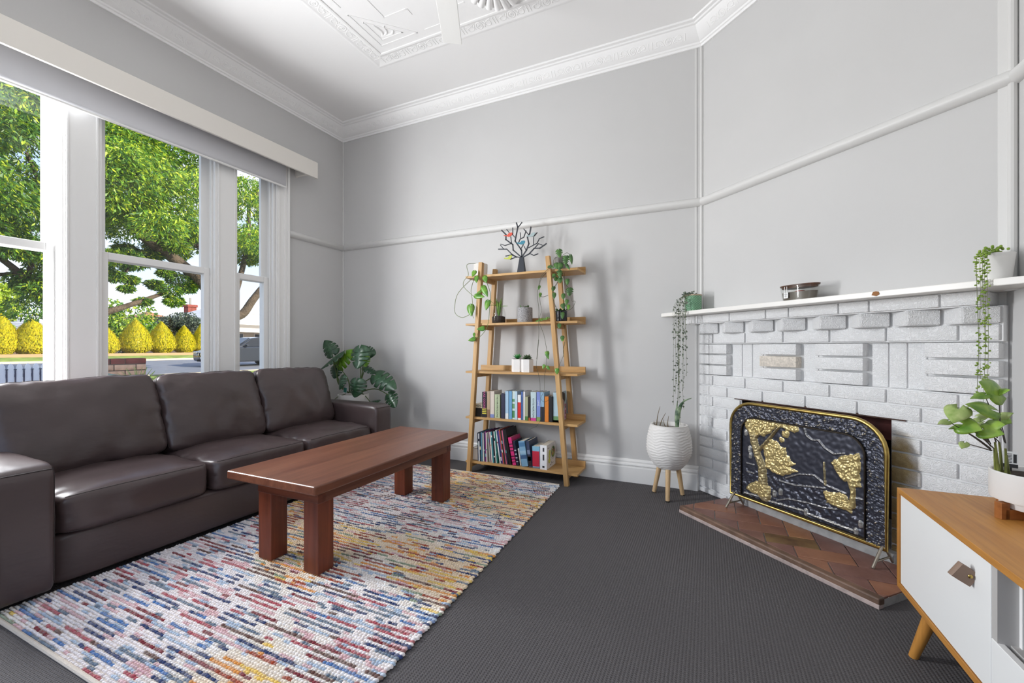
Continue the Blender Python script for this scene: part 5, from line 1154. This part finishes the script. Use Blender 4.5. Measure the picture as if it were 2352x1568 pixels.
# brick garden wall
BW = thing('brick_garden_wall', 'low cream brick garden wall with dark red capping bricks outside the middle window', 'wall', (-3.6, 2.9, gz(-3.6)))
CRB = mat('cream_brick', hexc('c9a58c'), .85, var=.2, vs=12, bump=.4, bs=80); DRB = mat('dark_red_brick', hexc('7a3a34'), .8, var=.35, vs=8, bump=.4, bs=80)
ylo = at_x(195, 830, -3.45).y; pe = at_x(337, 830, -3.45).y; ztw = at_x(300, 822, -3.45).z; ch_ = .083; bl__ = .24
for r_ in range(15):
    z1 = ztw-r_*ch_; z0 = z1-ch_
    if z1 < gz(-3.6)+.02: break
    off_ = (bl__/2 if r_ % 2 else 0); y = pe
    first = True
    while y > ylo:
        L = bl__ if not (first and off_) else off_
        if r_ == 0: L = .16 if not first else .24
        me = bmesh_box(.2, L-.012, ch_-.012, .006, mt=DRB if r_ in (0, 3, 4) else CRB); put('brick', me, BW, True, (-3.55, y-L/2, (z0+z1)/2)); y -= L; first = False
MB().box(-3.64, -3.46, ylo, pe-.006, gz(-3.6), ztw-.006).obj('mortar', mat('dark_mortar', hexc('6a5c54'), .9), BW, world=True, smooth=0)
hr = thing('verandah_rail', 'grey-green painted steel verandah rail below the middle window', 'railing', (-1.6, 2.3, gz(-1.6)))
GG = mat('grey_green_paint', hexc('7f9490'), .5)
ra, rb = at_x(245, 861, -1.6), at_x(345, 876, -1.6)
MB().bar(ra+(ra-rb)*.55, rb+(rb-ra)*2.2, .05, .035).obj('rail', GG, hr, world=True, smooth=0, bevel=.005)
for t in (-.5, 2.9): p = ra+(rb-ra)*t; MB().box(p.x-.02, p.x+.02, p.y-.02, p.y+.02, gz(-1.6), p.z-.01).obj('post', GG, hr, world=True, smooth=0)
YUC = green_mat('yucca_blade', '6f8a3a', 'a3b565', .5, 0)
yc = at_x(318, 850, -3.0); yu = thing('yucca', 'spiky garden yucca in front of the brick garden wall', 'shrub', (yc.x, yc.y, gz(-3)))
for k in range(22):
    a = k*2.4; el = .5+.9*((k*5) % 7)/7; b0 = V((yc.x, yc.y, yc.z-.22)); d_ = V((cos(a)*cos(el), sin(a)*cos(el), sin(el)))
    ribbon(yu, [b0, b0+d_*.15, b0+d_*.29+V((0, 0, -.01))], .012, YUC, d_.orthogonal().normalized())
MB().tube([(yc.x, yc.y, gz(-3)), (yc.x, yc.y, yc.z-.2)], .03, 8).obj('stem', mat('yucca_stem', hexc('6a5a44'), .9), yu, world=True)
# ------------------------------------------------------------------ foliage
LEAFT = attr('tree_leaf', .5)
def foliage(mb, pts, n, size, rnd, cols, droop=.5, thin=.28):
    for _ in range(n):
        ci = rnd.randrange(len(pts)); c, r = pts[ci][0], pts[ci][1]; bf = .86+.28*((ci*37) % 17)/16
        while True:
            q = V((rnd.uniform(-1, 1), rnd.uniform(-1, 1), rnd.uniform(-1, 1)))
            if .05 < q.length < 1: break
        q = q*(q.length**-.45) if q.length > 0 else q
        p = V(c)+V((q.x*r, q.y*r, q.z*r*.7)); d = V((rnd.uniform(-1, 1)+q.x, rnd.uniform(-1, 1)+q.y, rnd.uniform(-1, .5)-droop)).normalized()
        u = d.orthogonal().normalized(); u = M.Rotation(rnd.uniform(0, 6.28), 3, d) @ u; s = size*rnd.uniform(.6, 1.3); cc = rnd.choice(cols); k = rnd.uniform(.85, 1.15)*bf
        mb.add([p, p+d*s*.45+u*s*thin, p+d*s, p+d*s*.45-u*s*thin], [(0, 1, 2, 3)], tuple(x*k for x in cc))
def leaf_mat():
    n = NT('sunlit_tree_leaf'); a = n.n('ShaderNodeVertexColor', layer_name='Col'); n.col(a.outputs[0]); n.set(Roughness=.45)
    tl = n.n('ShaderNodeBsdfTranslucent'); n.l(a.outputs[0], tl.inputs[0]); mxs = n.n('ShaderNodeMixShader'); mxs.inputs[0].default_value = .35
    n.l(n.b.outputs[0], mxs.inputs[1]); n.l(tl.outputs[0], mxs.inputs[2]); n.l(mxs.outputs[0], n.o.inputs[0]); return n.m
LEAFT = leaf_mat()
BARK = mat('grey_brown_bark', hexc('50453b'), .95, var=.4, vs=6, bump=1, bs=25, bd=.05)
rt_ = random.Random(17)
GC = [hexc(c) for c in ('9db52c', '86a526', 'b4c437', '5f8a24', '6f9a2a')]; GD = [hexc(c) for c in ('2f5a26', '3c6a2a', '4a7630', '5c8438')]
def tree(name, label, base, limbs, clumps, n, size, cols, thin=.14):
    t = thing(name, label, 'tree', base)
    tr_ = MB()
    for pts, r0, r1 in limbs:
        P = smoothpath(pts, 5); m_ = len(P); tr_.tube(P, [r0+(r1-r0)*i/(m_-1) for i in range(m_)], 9)
    tr_.obj('trunk', BARK, t, world=True, smooth=60)
    mb = MB(); foliage(mb, clumps, n, size, rt_, cols, thin=thin); mb.obj('crown', LEAFT, t, world=True, smooth=0, colors=True, kind='stuff'); return t
def D(px, py, x): return at_x(px, py, x)
def clumpbox(x0, x1, px0, px1, py0, py1, n, r0, r1, skip=None):
    out = []
    while len(out) < n:
        px, py = rt_.uniform(px0, px1), rt_.uniform(py0, py1)
        if skip and skip(px, py): continue
        p = at_x(px, py, rt_.uniform(x0, x1)); out.append((p, rt_.uniform(r0, r1)))
    return out
# tree A (trunk hidden by the post between the windows), tree B further along the verge
bA = V((-12, 5.9, gz(-12))); bB = V((-12, 9.55, gz(-12)))
fA = D(195, 740, -12); limA = [([bA, V((bA.x, bA.y-.05, 1.2)), fA], .24, .17), ([fA, D(235, 720, -12), D(290, 703, -12), D(385, 670, -12.3)], .13, .05), ([fA, D(150, 715, -12), D(95, 680, -12), D(60, 640, -12), D(0, 592, -12), D(-80, 540, -12)], .13, .05),
    ([D(75, 655, -12), D(40, 630, -12), D(0, 630, -12.2), D(-70, 628, -12.2)], .07, .03), ([fA, D(205, 640, -12), D(230, 520, -11.5), D(260, 420, -11)], .13, .05), ([D(225, 640, -12), D(275, 640, -12), D(310, 590, -12)], .06, .02), ([D(60, 640, -12), D(75, 590, -12), D(60, 520, -12)], .06, .03), ([D(205, 640, -12), D(120, 480, -11.5), D(60, 350, -11)], .1, .03)]
clA = clumpbox(-13, -9.5, -220, 140, 120, 520, 75, .45, .85)+clumpbox(-12.8, -11, -150, 118, 540, 625, 12, .3, .5)+clumpbox(-12.6, -11.6, 60, 120, 640, 715, 9, .25, .45)+clumpbox(-12.8, -11.2, 240, 360, 580, 635, 8, .22, .4, lambda x, y: x-240 > (640-y)*3)
clA += [(D(px, py, -12.2), r) for px, py, r in ((390, 665, .3), (410, 640, .32), (430, 660, .22), (400, 690, .25), (355, 650, .2), (300, 640, .18), (330, 690, .18), (290, 660, .14), (380, 625, .2), (445, 650, .18))]
fB = D(512, 730, -12); limB = [([bB, V((bB.x, bB.y, 1.3)), fB], .24, .2), ([fB, D(490, 680, -12), D(450, 635, -12), D(395, 590, -11.8), D(335, 545, -11.4), D(300, 505, -11.2), D(250, 450, -11)], .22, .12),
    ([fB, D(555, 722, -12), D(580, 690, -12), D(608, 655, -12), D(660, 600, -12)], .17, .10), ([D(525, 715, -12), D(548, 650, -12), D(568, 560, -11.8), D(572, 470, -11.6)], .12, .06), ([D(470, 575, -12), D(440, 555, -12), D(405, 520, -12), D(385, 500, -12)], .10, .05), ([D(395, 590, -11.8), D(375, 540, -11.5), D(330, 430, -11.2)], .09, .03), ([D(612, 650, -12), D(600, 560, -12), D(590, 430, -12)], .09, .04)]
clB = clumpbox(-13.5, -9.5, 215, 640, 200, 560, 105, .45, .8)+clumpbox(-13, -11, 545, 700, 520, 600, 12, .3, .5)+clumpbox(-13, -11, 250, 420, 560, 590, 6, .25, .4)+clumpbox(-14, -11, 590, 720, 590, 660, 6, .2, .35)
tree('street_tree', 'spreading street tree with narrow leaves seen through the first and middle windows', bA, limA, clA, 82000, .13, GC+GD+GD)
tree('street_tree', 'large leaning street tree with thick limbs seen through the middle and last windows', bB, limB, clB, 105000, .135, GC+GC+GD)
# clipped golden conifers
GOLD = [hexc(c) for c in ('c9bf2a', 'd8c62e', 'b5ae26', 'a3a32a')]
for px, w_, h_, pyb in ((4, 30, 95, 818), (74, 40, 88, 821), (242, 27, 66, 816), (312, 34, 80, 816), (371, 29, 72, 813), (423, 24, 60, 810), (462, 20, 62, 808), (500, 20, 60, 806)):
    c = at_x(px, pyb, -29.3); dep = (c-CAM).dot(V((SA, CA, 0))); s = dep/F; Wm, Hm = w_*s*.94, h_*s
    bt = thing('golden_conifer', 'clipped golden conifer shrub in the row across the street' if px > 100 else 'broad golden conifer shrub across the street behind the white picket fence', 'shrub', (c.x, c.y, gz(-29.3)), 0, 'golden conifers across the street' if px > 100 else 'golden conifers behind the picket fence')
    mb = MB(); Hf = Hm+(c.z-gz(-29.3)); rnd = random.Random(px)
    def rad(t): return Wm*min(1, (t/.22)**.5 if t < .22 else 1)*(1-max(0, (t-.22)/.78)**2.0)
    mb.lathe([(rad(t/9)*.86+.001, Hf*t/9) for t in range(10)], 14, c=hexc('b5ae26'))
    for _ in range(5200):
        t = rnd.random()**1.1; a = rnd.uniform(0, 6.28); r = rad(t)*rnd.uniform(.86, 1.05); p = V((r*cos(a), r*sin(a), Hf*t)); o_ = V((cos(a), sin(a), .6)).normalized(); sd_ = V((-sin(a), cos(a), rnd.uniform(-.5, .5))).normalized(); s_ = rnd.uniform(.05, .10); k = rnd.uniform(.85, 1.15)
        mb.add([p-sd_*s_*.5, p+sd_*s_*.5, p+o_*s_*.5+V((0, 0, s_))], [(0, 1, 2)], tuple(x*k for x in rnd.choice(GOLD)))
    mb.obj('foliage', LEAFT, bt, colors=True, smooth=0)
    MB().tube([(0, 0, 0), (0, 0, Hf*.3)], .06, 6).obj('stem', BARK, bt)
# trees and shrubs behind the conifers
def bush(name, label, px, py, x, rx, rz, n, size, cols):
    c = at_x(px, py, x); t = thing(name, label, 'tree', (c.x, c.y, gz(x))); rnd = random.Random(int(px)); mb = MB(); cl = []
    for _ in range(26):
        a = rnd.uniform(0, 6.28); u = rnd.uniform(-1, 1); q = sqrt(1-u*u)*rnd.uniform(.3, .85); cl.append((c+V((rx*q*cos(a), rx*q*sin(a), rz*u*.8)), rx*.38))
    foliage(mb, cl, n, size, rnd, cols); mb.obj('crown', LEAFT, t, world=True, smooth=0, colors=True, kind='stuff')
    MB().tube([(c.x, c.y, gz(x)), (c.x, c.y, c.z)], .12, 8).obj('trunk', BARK, t, world=True)
bush('leafy_tree', 'bright green leafy tree behind the golden conifers', 285, 745, -33, 2.3, 1.9, 7000, .22, GC+GD[2:])
bush('olive_tree', 'dark grey-green olive tree behind the golden conifers', 412, 748, -34.5, 1.7, 1.2, 5200, .2, [hexc(c) for c in ('4a5648', '5c6a58', '3c4a3c')])
bush('yellow_green_tree', 'yellow-green tree beside the tiled roof across the street', -22, 708, -34.4, 1.5, 1.7, 4200, .22, GC[:3])
bush('dark_shrub', 'dark green shrub beside the weatherboard house', 478, 775, -31.4, .8, 1.0, 2200, .16, GD[:2])
# ------------------------------------------------------------------ houses across the street
TILE = mat('blue_grey_roof_tile', hexc('8d94a6'), .7, var=.15, vs=3); WBD = mat('pale_weatherboard', hexc('d8d2ca'), .8); IRNR = mat('pale_corrugated_iron', hexc('c9c6c4'), .5, .1, var=.1, vs=2); GUT = mat('white_gutter', hexc('e0e0e2'), .5); TRC = mat('terracotta_roof', hexc('b07a5c'), .8, var=.2, vs=4); CRW = mat('brown_brick_wall', hexc('8a7666'), .9, var=.2, vs=5)
def house(label, x, y0, y1, zw, zr, dep, wallm, roofm, rows=8):
    h = thing('house', label, 'house', (x-dep/2, (y0+y1)/2, gz(x)))
    MB().box(x-dep, x, y0, y1, gz(x)-.3, zw).obj('wall', wallm, h, world=True, smooth=0)
    e = .6; ins = min(dep/2+e-.05, (y1-y0)/2)
    ev = [V((x+e, y0-e, zw)), V((x+e, y1+e, zw)), V((x-dep-e, y1+e, zw)), V((x-dep-e, y0-e, zw))]; rd = [V((x-dep/2, y0+ins, zr)), V((x-dep/2, y1-ins, zr))]
    MB().add(ev+rd, [(0, 1, 5, 4), (2, 3, 4, 5), (1, 2, 5), (3, 0, 4), (0, 3, 2, 1)]).obj('roof', roofm, h, world=True, smooth=0)
    for k in range(rows):                                     # courses of tiles or iron laps on the street side
        t = k/rows; a, b = ev[0].lerp(rd[0], t), ev[1].lerp(rd[1], t); MB().bar(a+V((.03, 0, .03)), b+V((.03, 0, .03)), .10, .05).obj('roof_course', roofm, h, world=True, smooth=0)
    MB().bar(ev[0], ev[1], .12, .14).obj('gutter', GUT, h, world=True, smooth=0)
    return h
a0 = at_x(-60, 800, -38).y; a1 = at_x(210, 800, -38).y
house('brick house with blue-grey tiled hip roof behind the picket fence', -38, a0, a1, at_x(60, 768, -38).z, at_x(60, 728, -44).z, 12, CRW, TILE, 10)
m0_, m1_ = at_x(330, 800, -53).y, at_x(452, 800, -53).y
h2 = house('house with terracotta roof and red brick chimney behind the olive tree', -53, m0_, m1_, at_x(360, 752, -53).z, at_x(360, 716, -58).z, 10, CRW, TRC, 8)
cp = at_x(437, 700, -57); cm_ = MB().box(cp.x-.45, cp.x+.45, cp.y-.5, cp.y+.5, 2, cp.z).box(cp.x-.55, cp.x+.55, cp.y-.6, cp.y+.6, cp.z-.3, cp.z).obj('chimney', DRB, h2, world=True, smooth=0)
MB().tube([cp, cp+V((0, 0, .9))], .12, 8).obj('flue', STEEL, h2, world=True)
w0, w1 = at_x(500, 800, -36).y, at_x(680, 800, -36).y
h3 = house('pale weatherboard house with corrugated iron roof behind the parked car', -36, w0, w1, at_x(580, 745, -36).z, at_x(580, 700, -41).z, 11, WBD, IRNR, 2)
zg = at_x(580, 745, -36).z
for k in range(9): MB().box(-36.0, -35.97+.01, w0, w1, zg-.2-k*.24, zg-.02-k*.24).obj('weatherboard', WBD, h3, world=True, smooth=0)
vr = at_x(580, 757, -34).z
MB().box(-36, -33.6, w0-.3, w1+.3, vr, vr+.1).obj('verandah_roof', IRNR, h3, world=True, smooth=0); MB().box(-33.7, -33.55, w0-.3, w1+.3, vr-.25, vr).obj('verandah_fascia', GUT, h3, world=True, smooth=0)
DARKW = mat('dark_window_glass', hexc('2a2f36'), .1)
for k in range(3):
    yk = w0+(w1-w0)*(.2+.3*k); f_ = MB().box(-35.97, -35.9, yk-.7, yk+.7, vr-1.6, vr-.25).obj('window', GUT, h3, world=True, smooth=0); MB().box(-35.9, -35.88, yk-.6, yk+.6, vr-1.5, vr-.35).obj('pane', DARKW, f_, world=True, smooth=0)
    if k < 2: MB().box(-33.75, -33.6, yk+1.0, yk+1.15, gz(-34), vr-.2).obj('verandah_post', GUT, h3, world=True, smooth=0)
# ------------------------------------------------------------------ parked car
cy0 = at_x(441, 838, -19.4).y; cg = gz(-18.5)-.05
car = thing('parked_car', 'dark grey-blue hatchback parked in the street beyond the last window', 'car', (-18.5, cy0+2.2, cg))
CARP = mat('dark_blue_grey_car_paint', hexc('23272f'), .2, .4, Coat_Weight=.8, Coat_Roughness=.05); CGL = mat('car_window_glass', hexc('10141a'), .04, Specular_IOR_Level=.8); WSC = mat('windscreen_glass', hexc('10141a'), .04, Specular_IOR_Level=.8); RUB = mat('tyre_rubber', hexc('1a1a1a'), .8); CHR = mat('car_chrome', hexc('c9ccd0'), .15, 1)
# side profile: y along the car (front at 0), z height; sections across x give the body its tumblehome
low = [(0, .45), (.03, .30), (.35, .22), (4.05, .22), (4.3, .32), (4.38, .6)]; top = [(4.36, .95), (4.0, 1.02), (1.25, .98), (.55, .90), (.12, .76), (0, .6)]
prof_ = low+top
bd = MB(); secs = [(-.88, .9), (-.80, 1), (.80, 1), (.88, .9)]
vs = []
for sx_, k in secs:
    for y, z in prof_: vs.append((sx_, 2.19+(y-2.19)*(.97 if k < 1 else 1)-2.2, .22+(z-.22)*(1 if k == 1 else .97)))
n_ = len(prof_); fs = [(s*n_+i, s*n_+(i+1) % n_, (s+1)*n_+(i+1) % n_, (s+1)*n_+i) for s in range(3) for i in range(n_)]+[tuple(range(n_)), tuple(range(4*n_-1, 3*n_-1, -1))]
bd.add(vs, fs).obj('body', CARP, car, smooth=40, bevel=.05, seg=3)
gh = [(1.15, .96), (1.95, 1.42), (2.4, 1.49), (3.6, 1.46), (4.2, 1.0)]
def cabin(mb, hw0, hw1, pts):
    vs = [(s_*(hw0 if z < 1.05 else hw1), y-2.2, z) for s_ in (-1, 1) for y, z in pts]; n = len(pts)
    return mb.add(vs, [(i, i+1, n+i+1, n+i) for i in range(n-1)]+[tuple(range(n)), tuple(range(2*n-1, n-1, -1)), (0, n, 2*n-1, n-1)])
cabin(MB(), .80, .62, gh).obj('roof', CARP, car, smooth=30, bevel=.03, seg=3)
for s_ in (-1, 1):
    q = [(.815, 1.42, 1.0), (.668, 2.0, 1.38), (.65, 2.45, 1.42), (.65, 3.45, 1.40), (.80, 3.95, 1.02)]
    MB().add([(s_*(x+.004), y-2.2, z) for x, y, z in q]+[(s_*(x-.02), y-2.2, z) for x, y, z in q], [(0, 1, 2, 3, 4), (9, 8, 7, 6, 5)]+[(i, (i+1) % 5, 5+(i+1) % 5, 5+i) for i in range(5)]).obj('side_window', CGL, car, smooth=0)
    for y in (.85, 3.45):
        wh = MB().tube([(s_*.70, y-2.2, .315), (s_*.89, y-2.2, .315)], .315, 22).obj('wheel', RUB, car, smooth=40); MB().tube([(s_*.88, y-2.2, .315), (s_*.90, y-2.2, .315)], .2, 12).obj('rim', CHR, wh)
    MB().box(s_*.66-.16, s_*.66+.16, -2.2, -2.08, .62, .75).obj('headlight', CHR, car, bevel=.03); MB().box(s_*.95-.08, s_*.95+.08, -.72, -.6, .98, 1.1).obj('mirror', CARP, car, bevel=.03)
MB().add([(-.72, 1.2-2.2, 1.0), (.72, 1.2-2.2, 1.0), (.58, 1.93-2.2, 1.42), (-.58, 1.93-2.2, 1.42), (-.72, 1.16-2.2, 1.02), (.72, 1.16-2.2, 1.02), (.58, 1.9-2.2, 1.45), (-.58, 1.9-2.2, 1.45)], [(0, 1, 2, 3), (7, 6, 5, 4), (0, 4, 5, 1), (1, 5, 6, 2), (2, 6, 7, 3), (3, 7, 4, 0)]).obj('windscreen', WSC, car, smooth=0)
MB().box(-.42, .42, -2.21, -2.12, .52, .68).obj('grille', RUB, car, bevel=.02)
for k in range(5): MB().box(-.36+k*.16, -.28+k*.16, -2.225, -2.2, .55, .66).obj('grille_bar', CHR, car)
MB().box(-.19, .19, -2.22, -2.19, .38, .48).obj('number_plate', MATS['white_paper'], car, smooth=0)
MB().box(-.5, .5, -2.21, -2.12, .26, .36).obj('lower_grille', RUB, car, bevel=.02)
